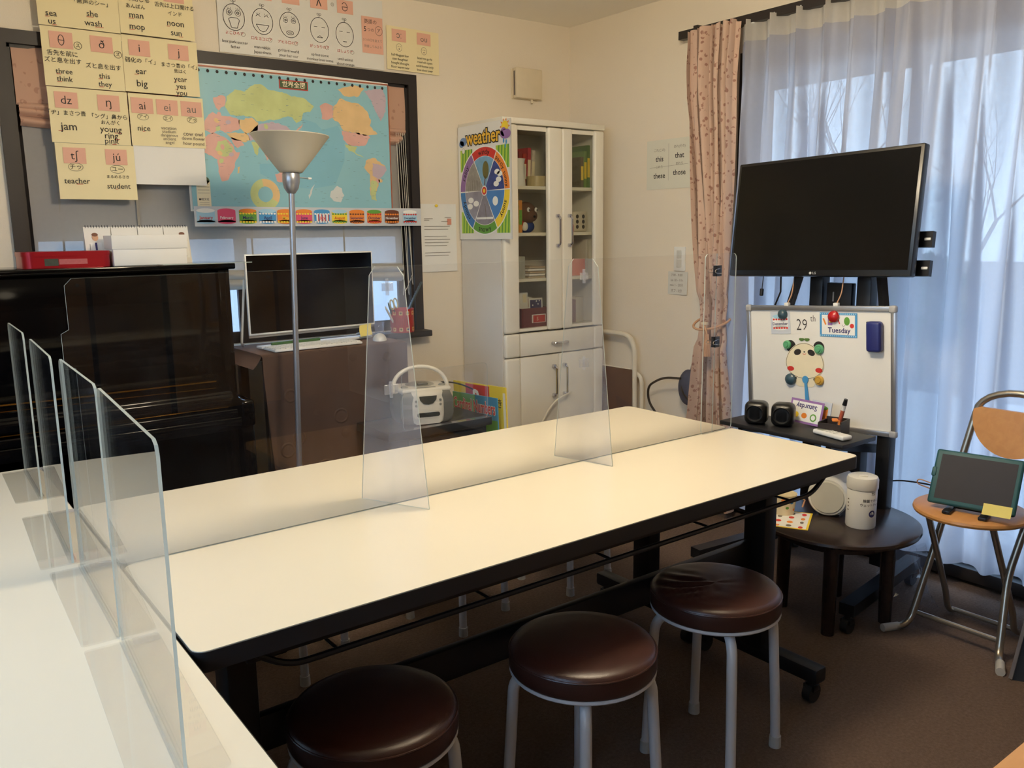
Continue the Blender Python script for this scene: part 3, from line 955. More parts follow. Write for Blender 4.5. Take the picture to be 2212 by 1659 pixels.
# ------------------------------------------------------------------ whiteboard and what sticks to it
WBR = (PI / 2, 0, -PI / 2)
wbm = M('whiteboard_face', (240, 238, 232), .3, var=.015)
WBX = 2.655
wb = thing('whiteboard', 'small aluminium-framed whiteboard hanging from the television stand', 'whiteboard', (2.728, 1.770, .817))
wb.rotation_euler = (Matrix.Rotation(math.radians(.9), 4, 'Z') @ Matrix.Rotation(math.radians(-1.8), 4, 'Y') @ Matrix.Rotation(-math.radians(2.97), 4, 'X') @ Euler(WBR).to_matrix().to_4x4()).to_euler()
bw, bh = .600, .450
B().box(-bw / 2 + .012, bw / 2 - .012, -bh / 2 + .012, bh / 2 - .012, -.006, .0).build('board', wbm, wb, 0)
for x0, x1, y0, y1 in ((-bw / 2, bw / 2, bh / 2 - .018, bh / 2), (-bw / 2, bw / 2, -bh / 2, -bh / 2 + .018), (-bw / 2, -bw / 2 + .018, -bh / 2 + .018, bh / 2 - .018), (bw / 2 - .018, bw / 2, -bh / 2 + .018, bh / 2 - .018)):
    B().rbox(((x0 + x1) / 2, (y0 + y1) / 2, 0), (x1 - x0, y1 - y0, .016), .003).build('frame_rail', alum, wb)
for x in (-1, 1):
    for y in (-1, 1):
        B().rbox((x * (bw / 2 - .011), y * (bh / 2 - .011), .001), (.026, .026, .02), .007, 3).build('corner_cap', M('corner_grey', (172, 172, 174), .5), wb)
for x in (-.12, .08):
    B().rbox((x, bh / 2 + .004, 0), (.018, .012, .016), .002).build('hanger_clip', whitepl, wb)
    B().tube(bend([(x, bh / 2 + .006, 0), (x + .014, bh / 2 + .04, -.01), (x + .012, bh / 2 + .10, -.03)], .02), .0022, 6).build('hanger_string', cord, wb)
ik = Ink(.0006)
ik.text(inkblack, '29', -.060, .154, .060, w=-.012, sx=.8)
ik.text(inkblack, 'th', -.014, .178, .034, w=-.01, sx=.8)
for (nm, mn), (bb_, m_) in ik.L.items():
    bb_.build('handwriting', m_, wb, 0)['kind'] = 'stuff'

wbM = Matrix.Translation(wb.location) @ wb.rotation_euler.to_matrix().to_4x4()
def on_board(o, x, y, z=.0008, rot=0):
    o.matrix_world = wbM @ Matrix.Translation((x, y, z)) @ Matrix.Rotation(rot, 4, 'Z')
    return o
def cake(ik, cx, cy, w, h, body, top, trim=None, k0=1):
    """Little drum-shaped cake icon."""
    ik.k = k0
    ik.rect(body, cx - w / 2, cy - h / 2 + h * .12, cx + w / 2, cy + h * .34)
    ik.ell(body, cx, cy - h * .36, w / 2, h * .13)
    ik.k = k0 + 1
    ik.ell(top, cx, cy + h * .34, w / 2, h * .14)
    if trim:
        for i in range(6):
            x = cx - w * .42 + i * w * .168
            ik.ell(trim, x, cy + h * .17, w * .07, h * .06, 10)
            ik.ell(trim, x, cy - h * .36, w * .07, h * .06, 10)
navy = M('print_navy', (44, 40, 104), .6); pblue = M('print_blue', (72, 150, 206), .6); psky = M('print_sky', (168, 210, 232), .6)
pred = M('print_red', (208, 54, 46), .55); pgreen = M('print_green', (98, 158, 62), .55); porange = M('print_orange', (236, 138, 52), .55)
pyellow = M('print_yellow', (246, 214, 60), .55); ppink = M('print_pink', (226, 84, 120), .55); ppurple = M('print_purple', (148, 110, 170), .55)
pbrown = M('print_brown', (110, 62, 40), .55); pwhite = M('print_white', (244, 244, 240), .6); pcream = M('print_cream', (244, 232, 200), .6)

c = on_board(thing('month_card', 'December cake card held by a slate-blue magnet on the whiteboard', 'card'), -.150, .160, .0012, .04)
B().box(-.042, .042, -.042, .042, 0, .0008).build('card', M('card_pale_grey', (206, 212, 222), .6), c, 0)
ik = Ink(.001); cake(ik, 0, .002, .066, .062, pwhite, psky, pred, 0); ik.k = 3; ik.text(navy, 'December', 0, -.004, .0155, w=.012); ik.build(c)
c = on_board(thing('day_card', 'Tuesday card with blue checked border held by a red magnet', 'card'), .087, .157, .0012, -.01)
B().box(-.072, .072, -.043, .043, 0, .0008).build('card', pblue, c, 0)
ik = Ink(.001); ik.rect(pwhite, -.064, -.035, .064, .035)
for i in range(18):
    for s_ in (-1, 1):
        ik.rect(psky, -.071 + i * .008, s_ * .039 - .002, -.067 + i * .008, s_ * .039 + .002)
ik.k = 1; ik.text(navy, 'Tuesday', .004, -.019, .026, w=.018)
ik.line(porange, [(-.058, .022), (-.048, .0)], .006); ik.rect(ppurple, -.04, -.002, -.022, .024); ik.k = 2; ik.rect(pyellow, -.036, .008, -.024, .014); ik.k = 1
ik.ell(pgreen, .034, .014, .011, .015); ik.ell(pred, .053, -.002, .008); ik.line(pred, [(.0, .02), (.006, .004)], .004); ik.line(inkgrey, [(.028, 0), (.02, -.006), (.016, .002)], .0012)
ik.build(c)
def round_magnet(label, x, y, r, m_, ringed=False):
    o = on_board(thing('round_magnet', label, 'magnet', group='round magnets on the whiteboard'), x, y, .002)
    if ringed:
        B().lathe([(r, 0), (r, .006), (r * .8, .010), (r * .62, .009), (.0001, .009)], 28).build('disc', m_, o)
        B().lathe([(r * .55, .009), (r * .5, .013), (.0001, .0135)], 24).build('button', m_, o)
    else:
        B().lathe([(r * .9, 0), (r, .004), (r * .92, .012), (r * .55, .019), (.0001, .021)], 28).build('dome', m_, o)
slate = M('magnet_slate', (52, 78, 92), .3); redm = M('magnet_red', (178, 30, 32), .25); greenm = M('magnet_green', (96, 168, 124), .25); goldm = M('magnet_gold', (196, 156, 70), .3)
round_magnet('slate-blue domed magnet on the December card', -.136, .192, .019, slate)
round_magnet('shiny red domed magnet on the Tuesday card', .073, .187, .021, redm)
# panda cut-out
pd = on_board(thing('panda_cutout', 'round-faced panda cut-out with a leaf sprout on the whiteboard', 'cut-out'), -.050, .020, .0015)
pd.matrix_world = pd.matrix_world @ Matrix.Scale(.92, 4)
B().prism([(.086 * math.cos(t * PI / 20) * (1 - .14 * math.sin(t * PI / 20)), .074 * math.sin(t * PI / 20)) for t in range(40)], 0, .001).build('face', pcream, pd, 0)
ik = Ink(.0012)
ik.line(inkblack, [(.083 * math.cos(t * PI / 20) * (1 - .14 * math.sin(t * PI / 20)), .071 * math.sin(t * PI / 20)) for t in range(40)], .0016, True)
for s_ in (-1, 1):
    ik.ell(inkblack, s_ * .031, .035, .017, .012, 18, rot=-s_ * .35)
    ik.ell(pred, s_ * .064, -.034, .016, .010, 18)
ik.ell(inkblack, 0, .037, .004, .0025); ik.line(pred, [(-.008, .030), (0, .026), (.008, .030)], .002)
ik.build(pd)
for s_ in (-1, 1):
    B().prism([(s_ * .064 + .024 * math.cos(t * PI / 10), .058 + .024 * math.sin(t * PI / 10)) for t in range(20)], -.0008, -.0002).build('ear', inkblack, pd, 0)
    B().prism([(s_ * .052 + .014 * math.cos(t * PI / 10), -.072 + .010 * math.sin(t * PI / 10)) for t in range(20)], -.0006, .0).build('paw', inkblack, pd, 0)
    B().prism([(s_ * .012 + .012 * math.cos(t * PI / 10), .086 + s_ * 0 + .006 * math.sin(t * PI / 10) + abs(math.cos(t * PI / 10)) * .002) for t in range(20)], .0, .0006).build('sprout_leaf', M('sprout_green', (88, 120, 58), .6), pd, 0)
B().prism(rrect(-.045, -.105, .045, -.062, .018), -.0008, -.0003).build('body', pcream, pd, 0)
for i, (lab, x, y, r, m_, rg) in enumerate((('green ring magnet on the left ear of the panda', -.121, .078, .016, greenm, True), ('green ring magnet on the right ear of the panda', .012, .067, .018, greenm, True),
    ('dark slate magnet at the lower left of the panda', -.107, -.051, .022, slate, False), ('gold ring magnet at the lower right of the panda', .011, -.048, .018, goldm, True))):
    round_magnet(lab, x, y, r, m_, rg)
sp = on_board(thing('blue_spoon', 'light blue plastic spoon hanging below the panda', 'spoon'), -.046, -.049, .003, .08)
B().prism([(.012 * math.cos(t * PI / 10), .014 * math.sin(t * PI / 10)) for t in range(20)], 0, .004).build('bowl', pblue, sp)
B().prism([(-.005, -.01), (.005, -.01), (.009, -.11), (-.009, -.11)], .0005, .003).build('handle', pblue, sp, 0)
er = on_board(thing('board_eraser', 'dark blue magnetic whiteboard eraser at the upper right of the board', 'eraser'), .231, .122, .001)
B().rbox((0, 0, .016), (.052, .105, .03), .010, 3).build('grip', M('eraser_blue', (36, 44, 110), .4), er)
B().rbox((-.022, 0, .006), (.022, .1, .012), .002).build('felt', M('felt_black', (26, 26, 28), .9), er)

# ------------------------------------------------------------------ on the shelf
SZ = .6225
def speaker(label, x, y, rz):
    t = thing('small_speaker', label, 'speaker', (x, y, SZ), (0, 0, rz), 'small black speakers on the stand shelf')
    R_ = Matrix.Rotation(0, 3, 'X')
    B().rbox((0, 0, .0415), (.075, .08, .083), .022, 4).build('body', M('speaker_black', (22, 23, 24), .3), t)
    RY = Matrix.Rotation(-PI / 2, 3, 'Y')
    B().lathe([(.031, 0), (.032, .004), (.029, .006), (.027, .003), (.022, -.004), (.009, -.008), (.0085, -.004), (.0001, -.002)], 32, (-.0375, 0, .043), RY).build('cone', M('cone_grey', (40, 41, 43), .35, metal=.3), t)
    B().rbox((.01, 0, .002), (.05, .05, .004), .001).build('base', rubber, t)
speaker('small black speaker at the left end of the stand shelf', 2.515, 1.868, .45)
speaker('small black speaker second from the left on the stand shelf', 2.555, 1.783, .45)
c = thing('day_card', 'upside-down Saturday card leaning against the whiteboard', 'card', (2.635, 1.745, SZ + .044), (0, .22, -.1))
cM = Matrix.Rotation(-PI / 2, 4, 'Z') @ Matrix.Rotation(PI / 2, 4, 'X')
hold = Matrix.Rotation(PI, 4, 'Z')
g = B().box(-.072, .072, -.043, .043, 0, .0012).xf(cM @ hold); g.build('card', ppurple, c, 0)
ik = Ink(.0018); ik.rect(pwhite, -.064, -.035, .064, .035); ik.k = 1; ik.text(navy, 'Saturday', 0, .004 + -.022, .026, w=.018); ik.ell(pgreen, -.036, .016, .014); ik.ell(porange, .004, .014, .012, .010); ik.ell(pyellow, .038, .014, .010); ik.k = 2; ik.ell(pwhite, -.036, .016, .009)
for (nm, mn), (bb_, m_) in ik.L.items():
    bb_.xf(cM @ hold).build(nm, m_, c, 0)['kind'] = 'stuff'
c = thing('month_card', 'green and orange cake card behind the Saturday card', 'card', (2.66, 1.70, SZ + .044), (0, .16, -.1))
B().box(-.042, .042, -.042, .042, 0, .004).xf(cM).build('card', M('card_pale_grey', (206, 212, 222), .6), c, 0)
ik = Ink(.0046); cake(ik, 0, 0, .06, .06, porange, pgreen, porange, 0)
for (nm, mn), (bb_, m_) in ik.L.items():
    bb_.xf(cM).build(nm, m_, c, 0)['kind'] = 'stuff'
pb = thing('pen_box', 'dark brown square pen box beside the remote control', 'box', (2.59, 1.605, SZ), (0, 0, .2))
brn = M('pen_box_brown', (44, 34, 30), .5)
B().box(-.04, .04, -.04, .04, 0, .004).build('bottom', brn, pb, 0)
for a, c_, e, g_, h in ((-.04, -.036, -.04, .04, .038), (.036, .04, -.04, .04, .048), (-.036, .036, -.04, -.036, .048), (-.036, .036, .036, .04, .040)):
    B().box(a, c_, e, g_, .004, h).build('side', brn, pb, 0)
cl = thing('orange_clip', 'orange plastic clip lying in the pen box', 'clip', (2.588, 1.60, SZ + .042), (0, .1, .6))
B().rbox((0, 0, .004), (.05, .02, .008), .003).build('bar', porange, cl); B().rbox((-.012, -.012, -.01), (.01, .008, .03), .002).build('tongue', porange, cl)
mk = thing('board_marker', 'white marker with black cap standing in the pen box', 'marker', (2.605, 1.60, SZ + .006), (.28, -.10, 0))
B().cyl((0, 0, 0), (0, 0, .10), .007, n=14).build('barrel', whitepl, mk); B().cyl((0, 0, .10), (0, 0, .122), .0078, .006, 14).build('cap', blackpl, mk)
B().lathe([(.0072, .03), (.0072, .08)], 14).build('band', M('marker_band', (170, 90, 70), .5), mk)
rm = thing('remote_control', 'white remote control at the front edge of the stand shelf', 'remote control', (2.535, 1.575, SZ), (0, 0, -.20))
B().rbox((0, 0, .009), (.045, .135, .016), .006, 3).build('body', whitepl, rm)
B().box(-.014, .014, .030, .055, .0165, .0178).build('display', M('lcd_grey', (120, 126, 112), .3), rm, 0)
for i in range(3):
    for j in range(3):
        B().rbox((-.012 + i * .012, .012 - j * .016, .0175), (.008, .006, .002), .0008, 1).build('button', M('button_grey', (196, 198, 196), .5), rm)
# tap handled stop

# ------------------------------------------------------------------ round coffee table and what is on it
walnut = wood_mat('dark_walnut', (52, 40, 36), (34, 27, 25), .25, (4, 30, 30))
ct = thing('round_coffee_table', 'low round dark wooden table below the television', 'table', (2.535, 1.540, 0))
B().lathe([(.0001, .345), (.255, .345), (.264, .341), (.266, .333), (.262, .325), (.25, .322), (.0001, .322)], 64).build('top', walnut, ct, 30)
B().lathe([(.185, .322), (.185, .285), (.165, .285), (.165, .322)], 40).build('apron', walnut, ct, 30)
for q in range(4):
    a = math.radians(208 + q * 90)
    B().cyl((.168 * math.cos(a), .168 * math.sin(a), 0), (.165 * math.cos(a), .165 * math.sin(a), .322), .021, .025, 16).build('leg', walnut, ct)
wp = thing('wipes_canister', 'white wet-wipe canister with Japanese print on the round table', 'canister', (2.53, 1.452, .3455), (0, 0, math.radians(213)))
B().lathe([(.0455, 0), (.047, .004), (.047, .128), (.046, .130)], 40).build('body', whitepl, wp)
B().lathe([(.0485, .130), (.0495, .134), (.0495, .160), (.046, .169), (.036, .173), (.0001, .173)], 40).build('lid', whitepl, wp)
B().rbox((.01, 0, .175), (.035, .028, .005), .002).build('flip_tab', whitepl, wp)
def wrap(ik, r, z0, parent, phi=0):
    for (nm, mn), (bb_, m_) in ik.L.items():
        bb_.v = [((r + z) * math.cos(phi + x / r), (r + z) * math.sin(phi + x / r), z0 + y) for x, y, z in bb_.v]
        bb_.build(nm, m_, parent, 0)['kind'] = 'stuff'
ik = Ink(.0004)
ik.text(inkblack, '除菌できる', .0, .022, .011, 'L', .01); ik.text(inkblack, 'ウェットティッシュ', -.008, .008, .0105, 'L', .01); ik.text(inkblack, '75', .026, .045, .014, 'L', .01)
ik.ell(navy, .032, -.022, .012); ik.k = 1; ik.text(pwhite, '除菌', .032, -.022, .008)
ik.k = 0
for i in range(4): ik.line(inkgrey, [(-.055, .02 - i * .012), (-.048, .02 - i * .012)], .004)
wrap(ik, .0472, .075, wp, .05)
sheetp = thing('picture_sheet', 'yellow-bordered picture sheet lying on the round table', 'sheet', (2.40, 1.63, .3456), (0, 0, .50))
B().box(-.09, .09, -.065, .065, 0, .0008).build('sheet', pyellow, sheetp, 0)
ik = Ink(.001); ik.rect(pwhite, -.083, -.058, .083, .058); ik.k = 1
rnd = random.Random(3)
for i in range(12):
    ik.ell([pred, inkgrey, porange][i % 3], -.07 + (i % 4) * .045 + rnd.uniform(-.006, .006), -.04 + (i // 4) * .038, rnd.uniform(.008, .014), rnd.uniform(.006, .011), 9)
ik.build(sheetp)
cup = thing('paper_tub', 'patterned paper tub standing on the picture sheet', 'cup', (2.44, 1.685, .3465))
B().lathe([(.034, 0), (.042, .07), (.0435, .071), (.041, .070), (.033, .004), (.0001, .004)], 30).build('tub', pcream, cup)
ik = Ink(.0004)
for i in range(16):
    ik.ell([pblue, porange, pgreen][i % 3], -.11 + i * .0145, .02 + (i * 7 % 5) * .009, .006, .005, 8)
for (nm, mn), (bb_, m_) in ik.L.items():
    bb_.v = [((.0345 + .0085 * y / .07 + z) * math.cos(3.9 + x / .038), (.0345 + .0085 * y / .07 + z) * math.sin(3.9 + x / .038), y) for x, y, z in bb_.v]
    bb_.build(nm, m_, cup, 0)['kind'] = 'stuff'
B().tube([(.036, -.03, .06), (.055, -.045, .045), (.05, -.04, .02)], .003, 6).build('string_handle', cord, cup)
pj = thing('white_speaker', 'white cylindrical bluetooth speaker lying behind the wipes canister', 'speaker', (2.60, 1.60, .3455), (0, 0, math.radians(20)))
RYn = Matrix.Rotation(-PI / 2, 3, 'Y')
B().lathe([(.0001, -.09), (.056, -.09), (.066, -.084), (.068, -.07), (.068, .075), (.062, .085), (.0001, .085)], 40, (0, 0, .068), RYn).build('body', whitepl, pj)
B().lathe([(.056, 0), (.054, .004), (.0001, .006)], 36, (-.085, 0, .068), RYn).build('grille', M('grille_white', (206, 206, 198), .7), pj)
B().rbox((-.02, 0, .004), (.06, .07, .008), .002).build('rest', whitepl, pj)

# ------------------------------------------------------------------ folding chair with wooden seat, tablet
beech = wood_mat('beech_wood', (206, 152, 92), (182, 124, 68), .35, (4, 26, 26))
satin = M('satin_pipe', (168, 160, 146), .3, metal=.85)
ch = thing('folding_chair', 'silver folding chair with round wooden seat and half-moon back', 'chair', (2.685, 1.175, 0), (0, 0, 0))
B().lathe([(.0001, .446), (.155, .446), (.164, .441), (.166, .434), (.163, .427), (.15, .424), (.0001, .424)], 56).build('seat', beech, ch, 30)
for s_ in (-1, 1):
    y = s_ * .118
    # front foot to back rest
    B().tube(bend([(-.135, y * 1.25 + s_ * .035, .012), (-.055, y * 1.2, .012), (.02, y, .25), (.115, y * 1.04 - .03, .56), (.150, y * 1.05 - .05, .72)], .05, 8), .0115, 12).build('back_leg', satin, ch)
    B().cyl((-.140, y * 1.25 + s_ * .037, .012), (-.085, y * 1.22 + s_ * .016, .012), .0135, n=12).build('foot_cap', M('cap_grey', (176, 170, 158), .6), ch)
    B().tube(bend([(-.07, y * .84, .42), (.11, y * .90, .10), (.135, y * .90, .03), (.17, y * .9, .012)], .03, 6), .010, 12).build('front_leg', satin, ch)
B().tube([(.150, .074, .715)] + [(.150 + .01 * math.sin(t * PI / 12), -.05 + .124 * math.cos(t * PI / 12), .72 + .075 * math.sin(t * PI / 12)) for t in range(1, 12)] + [(.150, -.174, .715)], .0115, 12).build('back_hoop', satin, ch)
bk = arc((0, .745), .124, 180, 360, 20)
bk = [(-.118, .748)] + [(.118 * math.cos(math.radians(a)), .735 + .125 * math.sin(math.radians(a))) for a in range(180, 361, 9)] + [(.118, .748), (.10, .756), (-.10, .756)]
B().prism(bk, -.007, .007).xf(Matrix(((0, .18, 1, .005), (1.06, 0, 0, -.05), (0, 1, 0, -.015), (0, 0, 0, 1)))).build('back_rest', beech, ch, 30)
B().cyl((-.03, -.132, .055), (-.03, .132, .055), .008, n=10).build('cross_bar', satin, ch)
B().cyl((.165, -.106, .02), (.165, .106, .02), .008, n=10).build('cross_bar', satin, ch)
teal = M('teal_case', (24, 78, 84), .55)
tilt = math.radians(28)
tbm = thing('tablet', 'tablet in a dark teal case propped on the wooden chair', 'tablet', (2.61, 1.145, .462), (0, tilt, .20))
B().rbox((0, 0, .088), (.016, .245, .176), .009, 3).build('case', teal, tbm)
B().box(-.0088, -.0082, -.108, .104, .016, .160).build('screen', M('tablet_screen', (42, 42, 50), .5, spec=.2), tbm, 0)
B().rbox((-.004, .118, .10), (.014, .014, .03), .004).build('case_grip', teal, tbm)
sd = thing('tablet_stand', 'black folding stand under the tablet', 'stand', (2.61, 1.145, .4465), (0, 0, .20))
B().rbox((-.012, .055, .006), (.07, .024, .010), .003).build('rest', blackpl, sd); B().rbox((-.012, -.045, .006), (.07, .024, .010), .003).build('rest', blackpl, sd)
B().bar((.02, .005, .006), (.085, .005, .09), .09, .005).build('prop', blackpl, sd)
stk = thing('sticky_note', 'yellow sticky note on the lower right corner of the tablet', 'note', (2.594, 1.060, .475), (0, tilt, .22))
B().grid(lambda u, v: (-.004 - .006 * (1 - v) ** 2, (.5 - u) * .076, -.012 + .036 * v), 6, 4).build('paper', M('note_yellow', (226, 210, 120), .8), stk)
cb = thing('black_cable', 'black cable running from the round table to the tablet', 'cable', (0, 0, 0))
B().tube(bend([(2.70, 1.62, .352), (2.80, 1.52, .44), (2.80, 1.36, .455), (2.72, 1.255, .47)], .1, 8), .0028, 8).build('cord', blackpl, cb)
B().tube(bend([(2.66, 1.28, .50), (2.64, 1.325, .515), (2.66, 1.34, .49), (2.68, 1.285, .475)], .03, 8), .002, 6).build('loop', cord, cb)
# ------------------------------------------------------------------ roman shades in the back window
pinkdam = pattern_mat('pink_damask', (206, 164, 140), (186, 142, 120), 20.0, .5, .7, .15)
greyvoile = sheer_mat('grey_voile', (206, 202, 198), .10, .40)
hemv = M('voile_hem', (186, 180, 168), .8, trans=.35)
t = thing('pink_roman_shade', 'pink damask roman shade folded up at the top of the back window', 'shade', (0, YB + .012, 0))
def shade(u, v):
    z = 1.80 + (2.008 - 1.80) * v
    return (.51 + (2.142 - .51) * u, -.010 - .005 * math.sin(PI * v) - .002 * math.sin(u * 23), z)
B().grid(shade, 60, 8).build('panel', pinkdam, t, 60)
for k in range(3):
    def fold(u, v, k=k):
        a = v * PI
        return (.515 + (2.135 - .515 - .02 * k) * u, -.004 - .022 * math.sin(a) - .003 * math.sin(u * 31 + k), 1.812 - k * .022 - .035 * v + .008 * math.sin(u * 9 + k * 2) - .012 * math.sin(u * PI))
    B().grid(fold, 60, 8).build('fold', pinkdam, t, 60)
t = thing('white_roman_shade', 'pale sheer roman shade hanging behind the world map', 'shade', (0, YB + .03, 0))
def voilef(u, v):
    z = 1.16 + (1.80 - 1.16) * v
    return (.52 + (2.105 - .52) * u, -.012 + .006 * math.sin(u * 14 + z * 3) + .004 * math.sin(u * 37), z)
B().grid(voilef, 80, 16).build('cloth', greyvoile, t, 60)
for k in range(2):
    def fold(u, v, k=k):
        a = v * PI
        return (.52 + (2.10 - .52) * u, -.012 - .03 * math.sin(a), 1.175 - k * .035 - .05 * v + .010 * math.sin(u * 8 + k) - .006 * math.cos(u * PI * 2))
    B().grid(fold, 60, 8).build('hem_fold', hemv, t, 60)
for x in (.62, .90, 1.36, 1.80):
    B().box(x - .004, x + .004, -.0145, -.0135, 1.18, 1.80).build('tape_line', hemv, t, 0)
cordw = M('cord_white', (220, 214, 196), .7)
for k in range(5):
    x = 2.085 + k * .012
    B().tube([(x, -.035, 1.80), (x + .008 + .004 * math.sin(k), -.04, 1.45), (x + .012 + .01 * (k % 2), -.045, 1.12 - .05 * (k % 3)), (x + .004, -.045, 1.02 + .02 * k)], .0013, 6).build('pull_cord', cordw, t)
B().ell((2.105, -.045, 1.39), (.005, .005, .014), 10, 8).build('cord_knob', whitepl, t)

# ------------------------------------------------------------------ the yellow phonics sheets
PY = YB - .040
def sheet(name, label, cat, x0, x1, z0, z1, mat, off=0.0, group=None, rot=0.0, th=.0006, y=PY):
    t = thing(name, label, cat, (x0, y - off, z0), (PI / 2, -rot, 0), group)
    w, h = x1 - x0, z1 - z0
    B().grid(lambda u, v: (u * w, v * h, .0015 * math.sin(u * PI) * (1 - v)), 6, 4).build('paper', mat, t)
    return t, w, h
def phon(label, x0, x1, z0, z1, cells, off=0.0, redcells=()):
    t, w, h = sheet('phonics_sheet', label, 'sheet', x0, x1, z0, z1, papery, off, 'yellow phonics sheets by the window')
    ik = Ink(.0022)
    for c in cells:
        cx = c['x'] * w
        if c.get('sym'):
            cw, ch, cy = c.get('cw', .078), c.get('chh', .058), c.get('cy', h - .045)
            ik.k = 0; ik.rect(pinkcard, cx - cw / 2, cy - ch / 2, cx + cw / 2, cy + ch / 2, 'pink_label')
            ik.k = 1
            if c['sym'] == 'θ':
                ik.ring(inkblack, cx, cy, .0095, .018, .0026); ik.line(inkblack, [(cx - .009, cy), (cx + .009, cy)], .0024)
            else: ik.text(inkblack if not c.get('faint') else inkgrey, c['sym'], cx, cy, c.get('ss', .042))
        ik.k = 1
        if c.get('ring'):
            rx, ry, s_, sz = c['ring']; ik.ring(inkblack, rx * w, ry * h, .013, .013, .0016, 24); ik.text(inkblack, s_, rx * w, ry * h, sz)
        for s_, y_, sz in c.get('jp', ()):
            ik.text(inkblack, s_, cx + c.get('jx', 0), y_ * h, sz, w=.004)
        for s_, y_, sz in c.get('oval', ()):
            ik.text(inkblack, s_, cx, y_ * h, sz); ik.ring(inkgrey, cx, y_ * h, sz * 1.15, sz * .68, .0014)
        for s_, y_, sz, ur in c.get('w', ()):
            m_ = inkgrey if c.get('faint') else inkblack
            ik.text(m_, s_, cx, y_ * h, sz, w=.004)
            if ur: ik.line(inkred, [(cx + ur[0] * sz, y_ * h - sz * .42), (cx + ur[1] * sz, y_ * h - sz * .40)], .0018, name='underline')
    ik.build(t)
    return t
phon('yellow phonics sheet with sea and she, top left by the window', .603, .881, 2.083, 2.278, [
    dict(x=.16, w=[('sea', .22, .030, (-.7, -.2)), ('us', .08, .030, (0, .5))], sym='s', cy=.155),
    dict(x=.66, jp=[('「無声のシー」', .50, .020)], w=[('she', .30, .030, (-.7, .1)), ('wash', .13, .030, (.2, 1.2))], sym='ʃ', cy=.155)])
phon('yellow phonics sheet with man and noon, top right by the window', .882, 1.161, 2.087, 2.283, [
    dict(x=.22, jp=[('口は閉じる', .66, .022), ('あんぱん', .52, .018)], w=[('man', .36, .032, (-.9, -.3)), ('mop', .15, .032, (-.9, -.3))], sym='m', cy=.165),
    dict(x=.74, jp=[('舌先は上口開ける', .62, .019), ('インド', .48, .019)], w=[('noon', .30, .032, (-1.1, -.7)), ('sun', .12, .032, (.3, .8))], sym='n', cy=.165)])
phon('yellow phonics sheet with theta symbol, three and think', .605, .880, 1.871, 2.080, [
    dict(x=.24, sym='θ', ring=(.44, .72, 'ス', .017), jp=[('舌先を前に', .56, .021), ('ズと息を出す', .44, .021)], w=[('three', .26, .026, (-1.0, -.4)), ('think', .13, .026, (-1.0, -.4))]),
    dict(x=.74, sym='ð', ring=(.94, .64, 'ズ', .017), jp=[('ズと息を出す', .40, .021)], w=[('this', .24, .027, (-.8, -.2)), ('they', .10, .027, (-.8, -.2))])], .001)
phon('yellow phonics sheet with i and j, ear and year', .881, 1.164, 1.873, 2.082, [
    dict(x=.22, sym='i', jp=[('弱化の「イ」', .56, .021)], w=[('ear', .38, .032, (-.8, -.3)), ('big', .16, .036, None)]),
    dict(x=.74, sym='j', jp=[('まさつ音の「イ」', .54, .019), ('息はく', .44, .017)], w=[('year', .30, .029, (-.9, -.5)), ('yes', .17, .029, (-.8, -.4)), ('you', .05, .029, (-.8, -.4))])], .0014)
phon('yellow phonics sheet with dz and jam above the red tin', .607, .883, 1.669, 1.868, [
    dict(x=.22, sym='dz', jp=[('「ヂ」まさつ音', .54, .020)], w=[('jam', .30, .040, (-.9, -.5))]),
    dict(x=.75, sym='ŋ', jp=[('「ング」鼻から', .52, .020), ('おんがく', .41, .018)], w=[('young', .29, .032, (.4, 1.2)), ('ring', .17, .032, (.3, .9)), ('pink', .07, .030, (0, .5))])], .0018)
phon('yellow phonics sheet with ai, ei and au', .887, 1.172, 1.671, 1.868, [
    dict(x=.17, sym='ai', cw=.082, oval=[('アイ', .56, .018)], w=[('nice', .34, .030, (-.2, .1))]),
    dict(x=.50, sym='ei', cw=.082, faint=True, oval=[('エイ', .56, .016)], w=[('vacation', .37, .018, None), ('stadium', .30, .017, None), ('dangerous', .23, .016, None), ('ancient', .16, .017, None), ('angel', .09, .017, None)]),
    dict(x=.83, sym='au', cw=.082, faint=True, oval=[('アゥ', .56, .017)], w=[('cow owl', .28, .023, None), ('down flower', .19, .018, None), ('hour pound', .09, .018, None)])], .0022)
phon('yellow phonics sheet with teacher and student, lowest of the yellow sheets', .614, .890, 1.462, 1.668, [
    dict(x=.23, sym='tʃ', oval=[('チッ', .58, .022)], w=[('teacher', .33, .029, (-.1, .7))]),
    dict(x=.76, sym='jú', oval=[('ユー', .56, .022)], jp=[('まるめるさき', .42, .014)], w=[('student', .25, .028, (-.5, -.1))])], .0026)
sheet('blank_sheet', 'blank white sheet below the ai ei au phonics sheet', 'sheet', .890, 1.165, 1.523, 1.676, paperw, .0008)

